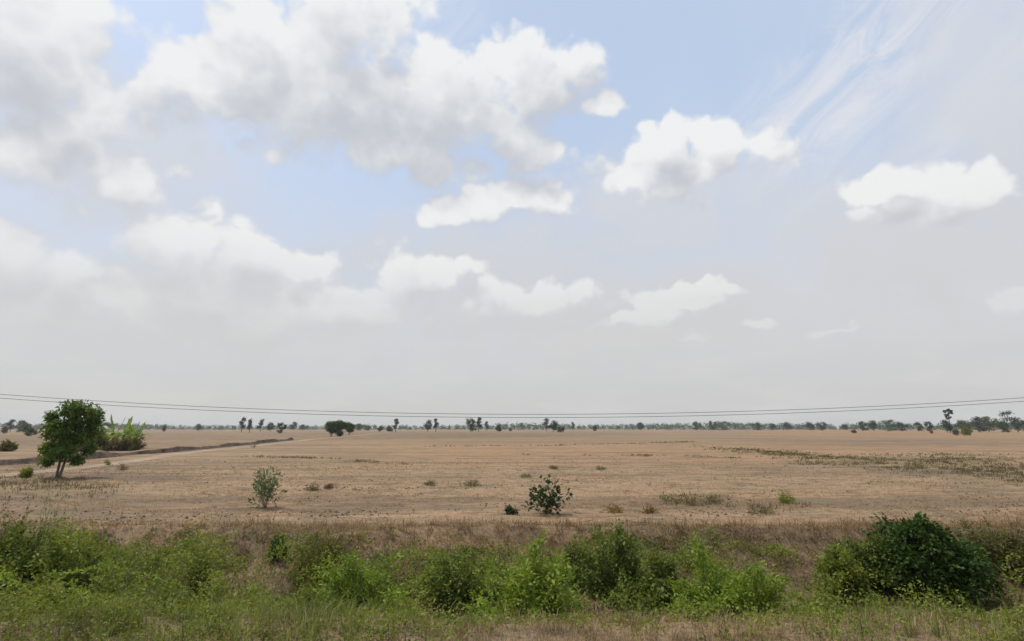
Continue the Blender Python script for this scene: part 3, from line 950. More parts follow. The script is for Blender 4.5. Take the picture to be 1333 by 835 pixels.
# ---- trees far across the field: (label, px, top, base, width px, distance, leaf, form)
FAR = [
    ('slim bare-topped grey tree far behind the lone tree', 16, 545, 559, 9, 430, 'far_grey', 'tall'),
    ('broad grey-brown tree far behind the lone tree', 29, 546, 559, 14, 400, 'far_grey', 'broad'),
    ('pale green round tree far behind the lone tree', 36, 549, 563, 18, 300, 'far_lime', 'round'),
    ('dark green round bush at the field edge beyond the lone tree', 43, 555, 567, 15, 215, 'deep', 'bush'),
    ('low dry bush far off beyond the cut bank', 8, 553, 562, 10, 300, 'far_grey', 'bush'),
    ('hazy grey tree just above the banana clump', 140, 549, 559, 18, 420, 'far_grey', 'broad'),
    ('small dark tree on the horizon past the banana clump', 214, 553, 560.5, 7, 420, 'far_dark', 'round'),
    ('small round tree standing clear of the far tree belt', 259, 551, 559.5, 8, 520, 'far_dark', 'round'),
    ('tall narrow dark tree, taller one of the pair on the horizon', 316, 543, 560, 8, 400, 'far_dark', 'tall'),
    ('tall narrow dark tree, shorter one of the pair on the horizon', 326.5, 545, 561, 7, 380, 'far_dark', 'tall'),
    ('tall grey-green tree next to the narrow pair', 340.5, 545, 559.5, 8, 480, 'far_dark', 'tall'),
    ('mid-sized green tree between the narrow trees and the dark round one', 353, 549, 559.5, 11, 500, 'far_green', 'round'),
    ('dark flat-topped tree on a short trunk out in the stubble', 367, 549.5, 562, 13, 330, 'far_dark', 'broad'),
    ('faint grey tree behind the stubble beside the dark flat-topped tree', 383, 548, 559, 10, 640, 'far_grey', 'round'),
    ('small hazy tree in the gap before the dark green grove', 396, 552, 559, 8, 640, 'far_dark', 'round'),
    ('hazy grey-green tree just past the dark green grove', 468, 551, 559.5, 12, 620, 'far_green', 'broad'),
    ('hazy low tree standing next to the track end', 478, 553, 559.5, 10, 640, 'far_green', 'broad'),
    ('dark small round tree near the end of the track', 495, 553.5, 560, 8, 400, 'far_dark', 'round'),
    ('low dark bush at the foot of a tall slim tree', 507, 553, 560, 10, 420, 'far_dark', 'bush'),
    ('tall slim tree rising alone over low bushes', 515.5, 543.5, 560, 7, 420, 'far_dark', 'tall'),
    ('rounded dark tree of a close pair on the horizon', 557, 546, 560, 11, 430, 'far_dark', 'round'),
    ('slender dark tree of a close pair on the horizon', 567.5, 544, 560, 7, 430, 'far_dark', 'tall'),
    ('broad dark tree, wider one of the tallest pair on the horizon', 613, 543, 560, 14, 440, 'far_dark', 'broad'),
    ('dark tree, narrower one of the tallest pair on the horizon', 623, 542.5, 560, 9, 440, 'far_dark', 'tall'),
    ('thin pointed tree beside the tallest pair', 633, 548, 559, 6, 560, 'far_green', 'tall'),
    ('isolated dark round bush on the horizon', 648.5, 551, 560.5, 9, 400, 'far_dark', 'bush'),
    ('tiny dark bush between two bigger trees on the horizon', 664, 555.5, 559.5, 5, 500, 'far_dark', 'bush'),
    ('thin airy grey tree behind the blackish tree', 711, 544.5, 559.5, 10, 480, 'far_grey', 'tall'),
    ('blackish leaning tree on the horizon', 720.5, 546.5, 560.5, 13, 400, 'deep', 'round'),
    ('blackish low bush touching the blackish leaning tree', 730, 553.5, 560.5, 11, 395, 'deep', 'bush'),
    ('small spindly tree beyond the blackish bush', 746, 549, 558, 5, 640, 'far_green', 'tall'),
    ('dark green squarish bush before the far belt', 774, 552, 559, 7, 520, 'far_green', 'bush'),
    ('domed hazy tree in the far belt past the squarish bush', 833, 549, 559, 12, 700, 'far_dark', 'round'),
    ('high crowned tree rising over the far belt', 906, 548, 559, 12, 720, 'far_green', 'broad'),
    ('pair-crowned tree rising over the far belt', 928, 547.5, 559, 12, 720, 'far_dark', 'double'),
    ('wide full green tree, the largest of the far belt', 941, 547.5, 559.5, 22, 680, 'far_green', 'broad'),
    ('light green tree next to the largest of the far belt', 985, 549, 559, 14, 700, 'far_green', 'broad'),
    ('rounded bluish tree in the far belt', 1005, 550.5, 559, 9, 720, 'far_dark', 'round'),
    ('peaked green tree in the far belt', 1024, 548.5, 559, 13, 680, 'far_green', 'round'),
    ('dark round tree, first of two before the belt gap', 1054, 548.5, 559, 12, 640, 'far_dark', 'round'),
    ('dark wide tree, second of two before the belt gap', 1069, 549, 559, 16, 640, 'far_dark', 'broad'),
    ('small dark tree just after the belt gap', 1099, 552, 559, 9, 660, 'far_dark', 'round'),
    ('full dark tree on the stubble edge after the belt gap', 1122, 548, 559.5, 14, 560, 'far_dark', 'broad'),
    ('dark topped tree next to the broad green clump', 1136, 546.5, 559.5, 12, 560, 'far_dark', 'round'),
    ('broad green clump-like tree on the stubble edge', 1157, 545.5, 560, 26, 520, 'far_green', 'broad'),
    ('low green tree trailing off the broad green clump', 1173, 550, 560, 14, 520, 'far_green', 'broad'),
    ('flat-topped small dark tree, first of two in the open gap', 1194, 548, 560, 11, 470, 'far_dark', 'broad'),
    ('flat-topped small dark tree, second of two in the open gap', 1208, 548, 560, 11, 470, 'far_dark', 'broad'),
    ('dark bushy tree at the foot of the tall palm', 1231, 546, 561.5, 17, 360, 'far_dark', 'round'),
    ('pale olive rounded tree behind the bright green bush', 1252, 545, 561, 20, 380, 'far_lime', 'round'),
    ('bright green rounded bush below the palm', 1256, 553.5, 566, 16, 230, 'mid', 'bush'),
    ('low grey-green bush beside the bright green bush', 1243, 557, 565.5, 10, 232, 'far_green', 'bush'),
    ('tall hazy olive tree between palm and airy tree', 1271, 541, 561, 17, 400, 'far_grey', 'round'),
    ('wide hazy green tree between palm and airy tree', 1284, 541, 561, 24, 400, 'far_lime', 'broad'),
    ('low dark green tree under the airy tall tree', 1304, 548, 561, 18, 390, 'far_green', 'broad'),
    ('tall airy thin-leaved tree above its neighbours', 1308, 534.5, 561, 18, 400, 'far_grey', 'airy'),
    ('drooping grey tree beside the airy tall tree', 1322, 541.5, 561, 14, 400, 'far_grey', 'round'),
    ('low full dark tree closing the row of hazy trees', 1332, 546, 561, 16, 390, 'far_green', 'broad'),
]


def far_tree(label, px, top, base, wpx, Y, leaf, form, seed):
    rng = np.random.default_rng(seed)
    x, zt = aty(px, top, Y)
    z0 = tz(x, Y)
    h = (zt - z0) * 1.0
    w = wpx * Y / F / math.cos(PITCH)
    r = w / 2
    jit = lambda s=1.0: rng.uniform(-0.18, 0.18) * w * s
    if form == 'tall':
        lobes = [(jit(), jit(), h * 0.82, r * 0.75, r * 0.75, h * 0.19), (jit(), jit(), h * 0.60, r * 0.9, r * 0.9, h * 0.20), (jit(1.5), jit(), h * 0.36, r * 0.8, r * 0.8, h * 0.17)]
        tt = 0.7
    elif form == 'round':
        lobes = [(jit(), jit(), h * 0.72, r * 0.75, r * 0.75, h * 0.28), (-r * 0.35, jit(), h * 0.5, r * 0.65, r * 0.65, h * 0.26), (r * 0.4, jit(), h * 0.48, r * 0.6, r * 0.6, h * 0.26), (jit(), -r * .3, h * 0.30, r * 0.75, r * 0.6, h * 0.24)]
        tt = 0.5
    elif form == 'broad':
        lobes = [(-r * 0.5, jit(), h * 0.68, r * 0.5, r * 0.6, h * 0.28), (r * 0.1, jit(), h * 0.76, r * 0.5, r * 0.6, h * 0.24), (r * 0.6, jit(), h * 0.62, r * 0.42, r * 0.5, h * 0.26), (jit(), -r * .3, h * 0.42, r * 0.85, r * 0.6, h * 0.22), (jit(), -r * .2, h * 0.18, r * 0.85, r * 0.5, h * 0.18)]
        tt = 0.5
    elif form == 'double':
        lobes = [(-r * 0.5, 0, h * 0.72, r * 0.45, r * 0.5, h * 0.28), (r * 0.5, 0, h * 0.66, r * 0.45, r * 0.5, h * 0.28), (0, 0, h * 0.26, r * 0.8, r * 0.6, h * 0.26)]
        tt = 0.5
    elif form == 'airy':
        lobes = [(-r * 0.45, 0, h * 0.84, r * 0.5, r * 0.5, h * 0.14), (r * 0.35, 0, h * 0.88, r * 0.5, r * 0.5, h * 0.12), (-r * 0.2, 0, h * 0.62, r * 0.55, r * 0.5, h * 0.14), (r * 0.75, 0, h * 0.66, r * 0.35, r * 0.5, h * 0.12), (-r * 0.6, 0, h * 0.45, r * 0.35, r * 0.4, h * 0.14)]
        tt = 0.6
    else:
        lobes = [(-r * 0.35, 0, h * 0.42, r * 0.6, r * 0.6, h * 0.42), (r * 0.4, jit(), h * 0.36, r * 0.55, r * 0.6, h * 0.38), (jit(), 0, h * 0.62, r * 0.5, r * 0.5, h * 0.36), (jit(), -r * .4, h * 0.22, r * 0.7, r * 0.5, h * 0.22)]
        tt = 0.3
    s = max(w, h)
    n = int({'airy': 420}.get(form, 1100))
    q = np.clip(0.085 * math.sqrt(w * h), 0.28, 0.95)
    tree('bush' if form == 'bush' else 'horizon_tree', label, x, Y, z0, h, lobes, leaf, seed, n, q, q * 0.62, max(0.05, h * 0.022), tt,
         clump=0.42, nclump=13, cat='bush' if form == 'bush' else 'tree', shell=0.4, nb=2, lean=0.02)


for i, a in enumerate(FAR):
    far_tree(*a, 200 + i)

# dark grove of three round trees by the track
for i, (px, top, base, w, lab, fm) in enumerate([
        (431, 546.5, 568.5, 17, 'dark round tree of the grove by the track, on bare reddish stems', 'round'),
        (443, 545.5, 568.5, 20, 'dark full tree of the grove, leafy down to the ground', 'bush'),
        (454.5, 549, 566.5, 13, 'small dark tree of the grove standing slightly apart on its trunk', 'round')]):
    x, y = gpt(px, base)
    h = aty(px, top, y)[1] - ZF
    w = w * y / F * 1.12
    r = w / 2
    if fm == 'round':
        lobes = [(-r * .25, 0, h * .70, r * .75, r * .7, h * .28), (r * .35, 0, h * .66, r * .7, r * .6, h * .28), (0, -r * .4, h * .48, r * .9, r * .6, h * .24), (0, r * .2, h * .6, r * .9, r * .6, h * .3), (r * .2, -r * .2, h * .32, r * .7, r * .6, h * .2)]
    else:
        lobes = [(-r * .2, 0, h * .74, r * .62, r * .7, h * .24), (r * .3, 0, h * .62, r * .62, r * .6, h * .28), (-r * .3, -r * .3, h * .46, r * .6, r * .6, h * .28), (0.1, -r * .4, h * .2, r * .45, r * .5, h * .2)]
    tree('grove_tree', lab, x, y, tz(x, y), h, lobes, 'dark', 300 + i, 5200, 0.42, 0.24, 0.11, 0.4, clump=0.5, nclump=26, shell=0.3, nb=4, forks=2)


# tall palm with two leaf heads over the bush
def palm(px, top, base, Y):
    rng = np.random.default_rng(77)
    x, zt = aty(px, top, Y)
    z0 = tz(x, Y)
    h = zt - z0
    root = empty('palm_tree', (x, Y, z0))
    tag(root, 'tall palm with a dark fan-leaf head above a bushy tree', 'palm')
    t = np.linspace(0, 1, 9)
    P = np.stack([np.sin(t * 2) * 0.2, t * 0, -0.2 + t * (h * 0.88 + 0.2)], -1)
    V, Fc = tube_np([P], [0.26 - 0.08 * t], 7)
    obj('trunk', np_mesh('trunk', V, Fc, smooth=True), M['bark'], root)
    for cz, rad, n, up, nm in ((h * 0.87, 3.0, 30, 0.15, 'crown'), (h * 0.66, 2.0, 22, -0.35, 'crown')):
        VV, FF, TT, off = [], [], [], 0
        for i in range(n):
            d = rand_dir(rng, 1, up)[0]
            d[2] *= 0.55
            d /= np.linalg.norm(d)
            c = np.array([0.15, 0, cz]) + d * rad * rng.uniform(0.4, 0.62)
            k = 14
            a = np.linspace(-1.5, 1.5, k)
            s = np.cross(d, [0, 0, 1.0])
            s /= np.linalg.norm(s)
            u = np.cross(s, d)
            D = np.cos(a)[:, None] * d + np.sin(a)[:, None] * (s * 0.8 + u * 0.5)
            V, Fc, tn = quad_leaf_np(np.repeat(c[None], k, 0), D, np.full(k, rad * 0.5), np.full(k, 0.3), rng, rng.uniform(0, 1, k))
            VV.append(V); FF.append(Fc + off); TT.append(tn); off += len(V)
        o = obj(nm, np_mesh('crown', np.concatenate(VV), np.concatenate(FF), np.concatenate(TT)), M['far_dark'], root)
    return root


palm(1233, 533, 561, 360)

# ---- far tree belt: reads as one mass along the horizon
def treeline():
    rng = np.random.default_rng(9)
    prof_x = [-500, 0, 100, 200, 230, 250, 300, 330, 420, 470, 490, 540, 600, 680, 740, 800, 850, 900, 940, 1000, 1080, 1088, 1102, 1130, 1170, 1200, 1240, 1280, 1333, 1900]
    prof_h = [9, 8, 8, 7.5, 6, 5, 6.5, 6.5, 6, 8, 6, 5.5, 6.5, 9, 7, 7, 8.5, 8.5, 10.5, 8.5, 7.5, 4, 8, 10, 9.5, 6, 8, 11, 11, 10]
    VV, FF, TT, off = [], [], [], 0
    for px in np.arange(-480, 1880, 4.6):
        for rep in range(3):
            p = px + rng.uniform(-3, 3)
            Y = rng.uniform(740, 1150)
            x = (p - W / 2) / F * Y * (math.cos(PITCH))
            hp = np.interp(p, prof_x, prof_h) * rng.uniform(0.62, 1.08) - 2.0
            h = max(2.0, hp * Y / F + 3.2)
            w = h * rng.uniform(0.5, 0.95)
            m = 60
            g = rand_dir(rng, m)
            g *= rng.uniform(0.25, 1, (m, 1)) ** 0.5
            lob = rng.integers(0, 4, m)
            cx = np.array([-0.4, 0.1, 0.45, 0.0])[lob] * w * 0.6
            cz = np.array([0.55, 0.64, 0.45, 0.18])[lob] * h
            P = np.stack([x + cx + g[:, 0] * w * np.array([0.42, 0.42, 0.42, 0.9])[lob], Y + g[:, 1] * w * 0.5, ZF + np.maximum(cz + g[:, 2] * h * np.array([0.34, 0.34, 0.34, 0.2])[lob], 0.1)], -1)
            D = rng.normal(size=(m, 3))
            L = rng.uniform(0.6, 1.2, m) * np.clip(h * 0.2, 0.9, 2.2)
            V, Fc, tn = quad_leaf_np(P, D, L, L * 0.7, rng, np.clip(rng.uniform(0, 1) * 0.7 + rng.uniform(0, 0.3, m), 0, 1))
            VV.append(V); FF.append(Fc + off); TT.append(tn); off += len(V)
    o = obj('treeline', np_mesh('treeline', np.concatenate(VV), np.concatenate(FF), np.concatenate(TT)), M['far_green'])
    tag(o, 'hazy belt of distant trees along the horizon', 'treeline', kind='stuff')


treeline()

# ------------------------------------------------------------------ shrubs and weeds on the field
x, y = gpt(345, 662)
shrub('shrub', 'airy grey-green shrub with upright twigs standing alone on the stubble', x, y, 1.75, 1.8, 'grey', 81, 24, 20, 0.12, 0.055, arch=0.0, upright=0.05, bare=0.32, fill=0.35, spread=0.15, vee=0.85, rough=0.9)
x, y = gpt(714, 669)
shrub('shrub', 'dark glossy broad-leaved shrub standing alone on the stubble', x, y, 1.25, 1.85, 'deep', 82, 30, 10, 0.16, 0.115, arch=0.1, upright=0.15, bare=0.3, fill=0.7, spread=0.3, vee=0.35, rough=0.9)
x, y = gpt(667, 671)
shrub('weed_clump', 'tiny dark weed beside the dark glossy shrub', x, y, 0.26, 0.5, 'deep', 83, 12, 12, 0.11, 0.08, cat='weed')
WEEDS = [
    (560, 632, 0.30, 1.0, 'weed', 'round olive weed clump out on the stubble'),
    (614, 633, 0.33, 1.2, 'weed', 'wide dry weed clump next to the round olive one'),
    (408, 639, 0.28, 0.9, 'weed', 'low olive weed clump near the grey-green shrub'),
    (428, 636, 0.18, 0.4, 'brown_grass', 'small brown tuft near the low olive weed clump'),
    (1021, 655, 0.38, 0.95, 'mid', 'bright green round weed clump on bare stubble'),
    (875, 655, 0.40, 1.5, 'weed', 'olive grassy clump, first in a row on the stubble'),
    (908, 658, 0.42, 1.6, 'weed', 'olive grassy clump, middle of a row on the stubble'),
    (928, 656, 0.40, 1.2, 'weed', 'olive grassy clump, end of a row on the stubble'),
    (800, 668, 0.30, 0.9, 'rust', 'rusty straw tussock past the dark glossy shrub'),
    (846, 668, 0.28, 0.7, 'rust', 'small rusty straw tussock below the row of olive clumps'),
    (990, 668, 0.35, 1.2, 'weed', 'dull brown-green tussock beside the bright green clump'),
    (685, 622, 0.20, 1.0, 'grey', 'thin grey-green weed patch behind the dark glossy shrub'),
    (720, 611, 0.25, 0.9, 'weed', 'small olive weed out in the middle of the field'),
    (783, 612, 0.28, 1.1, 'weed', 'dry rusty weed near the dark bund line'),
    (160, 612, 0.5, 0.9, 'weed', 'olive weed on the pale track edge beside the lone tree'),
    (140, 606, 0.6, 0.9, 'mid', 'green weed below the banana clump'),
    (330, 583, 0.7, 1.4, 'weed', 'scruffy weed on the rim of the cut bank'),
]
for i, (px, py, h, w, mt, lab) in enumerate(WEEDS):
    x, y = gpt(px, py)
    shrub('weed_clump', lab, x, y, h, w, mt, 500 + i, 20, 11, 0.13, 0.022, cat='weed', fill=0.6, bare=0.1)
x, y = gpt(1111, 564)
shrub('dead_shrub', 'small dark brown dead shrub out on the orange stubble', x, y, 1.9, 3.0, 'bank_dead' if 'bank_dead' in M else 'brown_grass', 530, 40, 20, 0.5, 0.25, lean=(0.6, 0), fill=0.9)
x, y = gpt(1212, 564.5)
shrub('dead_shrub', 'thin dark dead shrub leaning on the orange stubble under the palm', x, y, 1.6, 1.4, 'brown_grass', 531, 26, 16, 0.4, 0.2, lean=(0.5, 0), fill=0.9)

# ------------------------------------------------------------------ shrubs in the ditch
def ditch_shrub(label, cx, top, wpx, Y, leaf, seed, **kw):
    x, zt = aty(cx, top, Y)
    z0 = tz(x, Y)
    w = wpx * Y / F * 1.02
    shrub(kw.pop('name', 'shrub'), label, x, Y, max(0.3, zt - z0), w, leaf, seed, **kw)


DS = [
    ('lime green shrub with long arching sprays in the middle of the ditch', 478, 706, 165, 11.4, 'lime', dict(shoots=150, leaves=56, ll=0.085, lw=0.034, arch=0.9, fill=0.7, depth=2.2, rough=0.5)),
    ('yellow-green shrub with loose leafy tips beside the straw heap', 690, 696, 150, 11.4, 'lime', dict(shoots=140, leaves=56, ll=0.090, lw=0.044, arch=0.5, fill=0.9, depth=2.2, rough=0.7)),
    ('small pale-tipped sapling at the foot of the yellow-green shrub', 620, 765, 60, 10.6, 'lime', dict(shoots=36, leaves=44, ll=0.085, lw=0.04, arch=0.4, fill=0.8)),
    ('tall bright green shrub against the brown bank', 918, 696, 95, 12.6, 'lime', dict(shoots=80, leaves=54, ll=0.085, lw=0.034, arch=0.4, fill=0.8)),
    ('dome of bright green creeper over a dark hollow', 978, 726, 150, 11.6, 'lime', dict(shoots=150, leaves=58, ll=0.075, lw=0.036, arch=0.9, fill=0.6, depth=2.4, rough=0.4)),
    ('low green tongue of creeper running down beside the bare slope', 1045, 782, 110, 10.6, 'mid', dict(shoots=70, leaves=50, ll=0.07, lw=0.034, arch=0.8, fill=0.9)),
    ('dark green creeper mound high on the bank above the straw heap', 795, 697, 105, 15.2, 'tangle', dict(shoots=100, leaves=60, ll=0.085, lw=0.05, arch=0.7, fill=0.9, depth=2.2)),
    ('dark green creeper mound hanging beside the tall bright shrub', 858, 726, 90, 13.6, 'tangle', dict(shoots=90, leaves=60, ll=0.08, lw=0.05, arch=0.8, fill=0.9)),
    ('dark low tangle behind the lime green shrub', 600, 722, 130, 15.0, 'tangle', dict(shoots=90, leaves=56, ll=0.08, lw=0.045, arch=0.7, fill=0.9)),
    ('small dark bush at the lip of the bank over the yellow-green shrub', 745, 700, 50, 16.2, 'tangle', dict(shoots=40, leaves=46, ll=0.08, lw=0.04, fill=0.9)),
    ('big dark green domed bush on the bank', 1198, 676, 150, 15.2, 'dark', dict(shoots=230, leaves=62, ll=0.11, lw=0.062, arch=0.95, fill=1.0, depth=2.6, rough=0.0)),
    ('lower dark shoulder bush beside the big domed bush', 1128, 692, 120, 15.6, 'tangle', dict(shoots=110, leaves=60, ll=0.095, lw=0.052, arch=0.8, fill=0.9, depth=2.2)),
    ('half-dry green bush above the bare eroded slope', 1092, 708, 80, 15.0, 'mid', dict(shoots=70, leaves=54, ll=0.085, lw=0.042, arch=0.8, fill=0.8)),
    ('dull olive scrub next to the big domed bush', 1300, 680, 110, 16.6, 'olive', dict(shoots=100, leaves=46, ll=0.09, lw=0.035, arch=0.4, fill=0.9)),
    ('olive scrub spilling down the bank past the big domed bush', 1375, 684, 120, 15.8, 'olive', dict(shoots=90, leaves=46, ll=0.09, lw=0.035, arch=0.4, fill=0.9)),
    ('bright leafy low bush below the dry brown slope', 1175, 806, 120, 9.6, 'mid', dict(shoots=90, leaves=50, ll=0.075, lw=0.04, arch=0.6, fill=0.9)),
    ('green leafy bush under the big domed bush', 1285, 800, 130, 9.8, 'mid', dict(shoots=90, leaves=54, ll=0.08, lw=0.045, arch=0.6, fill=0.9)),
    ('dense deep green bush at the end of the ditch beneath bare twigs', 30, 668, 150, 14.0, 'tangle', dict(shoots=170, leaves=64, ll=0.085, lw=0.045, arch=0.6, fill=0.9, depth=2.6)),
    ('fresh green leafy bush next to the dense deep green one', 100, 684, 110, 13.2, 'mid', dict(shoots=130, leaves=58, ll=0.085, lw=0.042, arch=0.6, fill=0.9, depth=2.2)),
    ('sparse twiggy bush with yellowish leaves at the bank top', 22, 632, 90, 15.5, 'olive', dict(shoots=40, leaves=26, ll=0.07, lw=0.03, arch=0.2, fill=0.5, bare=0.4, upright=0.2, stemmat='deadwood')),
    ('thin bluish grey-green feathery bush beside the twiggy one', 68, 642, 75, 15.8, 'grey', dict(shoots=34, leaves=24, ll=0.06, lw=0.018, arch=0.2, fill=0.5, bare=0.4, upright=0.2)),
    ('yellow-green weed standing up against the brown grass bank', 268, 690, 48, 14.6, 'mid', dict(shoots=40, leaves=40, ll=0.08, lw=0.032, arch=0.2, fill=0.7)),
    ('dark leafy patch at the foot of the brown bank beside the yellow-green weed', 190, 716, 110, 13.8, 'tangle', dict(shoots=60, leaves=44, ll=0.07, lw=0.036, arch=0.6, fill=0.9)),
    ('small round deep green bush set in the brown bank', 363, 699, 27, 16.8, 'dark', dict(shoots=34, leaves=44, ll=0.075, lw=0.045, fill=1.0)),
    ('wispy olive-yellow grass bush at the bank top', 424, 694, 66, 16.0, 'olive', dict(shoots=70, leaves=34, ll=0.14, lw=0.016, arch=0.3, fill=0.9, bare=0.1)),
    ('mid green sprawling bush along the near ditch edge', 300, 752, 170, 11.0, 'mid', dict(shoots=130, leaves=56, ll=0.07, lw=0.036, arch=0.7, fill=0.9, depth=2.0)),
    ('green tangle with pale trailing vines in the near ditch', 150, 738, 170, 11.2, 'mid', dict(shoots=150, leaves=56, ll=0.07, lw=0.036, arch=0.8, fill=0.9, depth=2.2)),
    ('dull green tangle spreading over the verge by the pale vines', 30, 748, 160, 10.6, 'mid', dict(shoots=130, leaves=54, ll=0.07, lw=0.036, arch=0.7, fill=0.9, depth=2.0)),
    ('leafy low bush between the sprawling bush and the lime green shrub', 392, 762, 90, 10.2, 'mid', dict(shoots=80, leaves=50, ll=0.065, lw=0.036, arch=0.6, fill=0.9)),
    ('dark hollow-sided bush under the arching lime sprays', 430, 760, 90, 11.8, 'tangle', dict(shoots=70, leaves=50, ll=0.07, lw=0.04, arch=0.6, fill=0.9)),
    ('small green weed bush at the foot of the straw heap', 810, 790, 90, 10.0, 'mid', dict(shoots=60, leaves=44, ll=0.06, lw=0.034, arch=0.6, fill=0.9)),
    ('slim yellow-green plant leaning beside the straw heap', 868, 756, 40, 11.2, 'lime', dict(shoots=26, leaves=40, ll=0.07, lw=0.03, arch=0.6, fill=0.9, lean=(0.25, 0))),
]
for i, (lab, cx, top, wpx, Y, leaf, kw) in enumerate(DS):
    ditch_shrub(lab, cx, top, wpx, Y, leaf, 700 + i, **kw)


# ------------------------------------------------------------------ grass, straw and creepers (uncountable cover)
def blades(P, L, wd, lean, rng, tone, bend=0.5, hang=None):
    """curved grass blades: 5 verts, 3 tris"""
    n = len(P)
    a = rng.uniform(0, 2 * math.pi, n)
    if hang is not None:
        a = np.where(rng.uniform(0, 1, n) < hang, -math.pi / 2 + rng.normal(0, 0.75, n), a)
    d = np.stack([np.cos(a), np.sin(a), np.zeros(n)], -1)
    if hang is not None:
        d[:, 2] = -0.30 * (np.sin(a) < 0)
    s = np.stack([-np.sin(a + rng.normal(0, 0.7, n)), np.cos(a), np.zeros(n)], -1)
    lx, lz = np.sin(lean), np.cos(lean)
    mid = P + d * (L * 0.5 * lx * 0.8)[:, None]
    mid[:, 2] += L * 0.55 * lz + 0.02
    tip = P + d * (L * lx * (1 + bend * 0.3))[:, None]
    tip[:, 2] += L * lz * (1 - bend * 0.45)
    w = (wd / 2)[:, None]
    V = np.stack([P - s * w, P + s * w, mid - s * w * 0.75, mid + s * w * 0.75, tip], 1).reshape(-1, 3)
    o = (np.arange(n) * 5)[:, None]
    Fc = np.concatenate([o + np.array([[0, 1, 2]]), o + np.array([[1, 3, 2]]), o + np.array([[2, 3, 4]])])
    return V, Fc, np.repeat(tone, 5)


def tufts(rng, n, y0, y1, halfx, per, spread, keep=None, power=1.0):
    """clumped points on the land between y0 and y1"""
    u = rng.uniform(0, 1, n) ** power
    y = y0 + (y1 - y0) * u
    x = rng.uniform(-1, 1, n) * (halfx + (y - y0) * 0.95)
    if keep is not None:
        k = keep(x, y, rng)
        x, y = x[k], y[k]
    m = len(x)
    per = np.full(m, per)
    ix = np.repeat(np.arange(m), per)
    th, rr = rng.uniform(0, 6.283, len(ix)), np.sqrt(rng.uniform(0, 1, len(ix))) * spread
    X, Y = x[ix] + np.cos(th) * rr, y[ix] + np.sin(th) * rr
    return X, Y, ix, m


def grass(name, label, mat, seed, n, y0, y1, halfx, per, spread, Lr, wr, lean, keep=None, power=1.0, hang=None):
    rng = np.random.default_rng(seed)
    X, Y, ix, m = tufts(rng, n, y0, y1, halfx, per, spread, keep, power)
    Z = terrain(X, Y) - 0.01
    k = len(X)
    sz = rng.uniform(0.6, 1.3, m)[ix]
    L = rng.uniform(*Lr, k) * sz
    wd = rng.uniform(*wr, k) * (1 + np.maximum(Y - 20, 0) * 0.03)
    ln = np.abs(rng.normal(lean[0], lean[1], k))
    tone = np.clip(rng.uniform(0, 1, m)[ix] * 0.6 + rng.uniform(0, 0.4, k), 0, 1)
    V, Fc, tn = blades(np.stack([X, Y, Z], -1), L, wd, np.clip(ln, 0, 1.5), rng, tone, hang=hang)
    tag(obj(name, np_mesh(name, V, Fc, tn), M[mat]), label, 'grass', kind='stuff')


def green_mask(x, y):
    """how much creeper covers the ditch at a place"""
    px, py = proj(x, y, terrain(x, y) + 0.1)
    g = np.zeros(np.shape(x))
    for (cx, cy, rx, ry, s) in ((60, 760, 190, 110, 1.0), (230, 800, 240, 70, 1.0), (420, 810, 170, 50, .85), (600, 765, 110, 40, .6), (700, 780, 110, 35, .7),
                                (830, 745, 120, 50, .6), (960, 775, 130, 50, .9), (1150, 826, 230, 30, .8), (1330, 822, 140, 40, .8), (620, 725, 90, 25, .6),
                                (470, 765, 120, 60, .8), (900, 805, 160, 18, .6), (140, 715, 190, 45, 1.0), (300, 755, 150, 45, .9), (430, 735, 110, 36, .7), (650, 745, 140, 48, .85), (800, 722, 90, 36, .9), (930, 750, 110, 50, .9), (560, 795, 160, 24, .7), (1120, 745, 110, 30, .5), (340, 715, 60, 20, .5)):
        g = np.maximum(g, s * np.clip(1.35 - np.hypot((px - cx) / rx, (py - cy) / ry), 0, 1))
    for (cx, cy, rx, ry) in ((772, 770, 48, 40), (850, 790, 40, 24), (1165, 785, 90, 30), (1060, 755, 50, 40), (330, 715, 70, 24), (720, 712, 40, 18)):
        g = g * (1 - 0.92 * np.clip(1.5 - 1.5 * np.hypot((px - cx) / rx, (py - cy) / ry), 0, 1))
    return g


def keep_bank(x, y, rng):
    g = green_mask(x, y)
    return rng.uniform(0, 1, len(x)) > g * 0.72


def keep_green(x, y, rng):
    g = green_mask(x, y) * np.clip(3.6 * fbm(x * 0.6, y * 0.6, 91, 3) - 0.85, 0.04, 1) * (0.5 + 0.5 * sstep(8.5, 11.0, y))
    return rng.uniform(0, 1, len(x)) < g


grass('bank_grass', 'matted dry brown grass on the ditch bank', 'brown_grass', 901, 18000, 11.0, 19.5, 17.0, 9, 0.13, (0.16, 0.60), (0.007, 0.015), (1.05, 0.4), keep_bank, 1.0, 0.7)
grass('verge_grass', 'short dry straw grass on the road verge', 'straw', 902, 10000, 6.2, 10.5, 9.0, 8, 0.08, (0.07, 0.28), (0.004, 0.009), (0.7, 0.4), keep_bank)


def keep_patchy(x, y, rng):
    return rng.uniform(0, 1, len(x)) < np.clip(2.4 * fbm(x * 0.22, y * 0.5, 95, 4) - 0.75, 0.06, 1)


grass('stubble', 'short dry stubble over the field', 'straw', 903, 25000, 18.6, 60.0, 19.0, 5, 0.13, (0.04, 0.15), (0.006, 0.014), (0.9, 0.4), keep_patchy, 1.6)


def keep_litter(x, y, rng):
    return rng.uniform(0, 1, len(x)) < np.clip(3.6 * fbm(x * 0.35, y * 0.7, 195, 4) - 1.35, 0.05, 1)


grass('straw_litter', 'flattened straw litter lying on the field', 'brown_grass', 908, 26000, 18.4, 48.0, 19.0, 4, 0.22, (0.10, 0.34), (0.008, 0.016), (1.35, 0.15), keep_litter, 1.7)


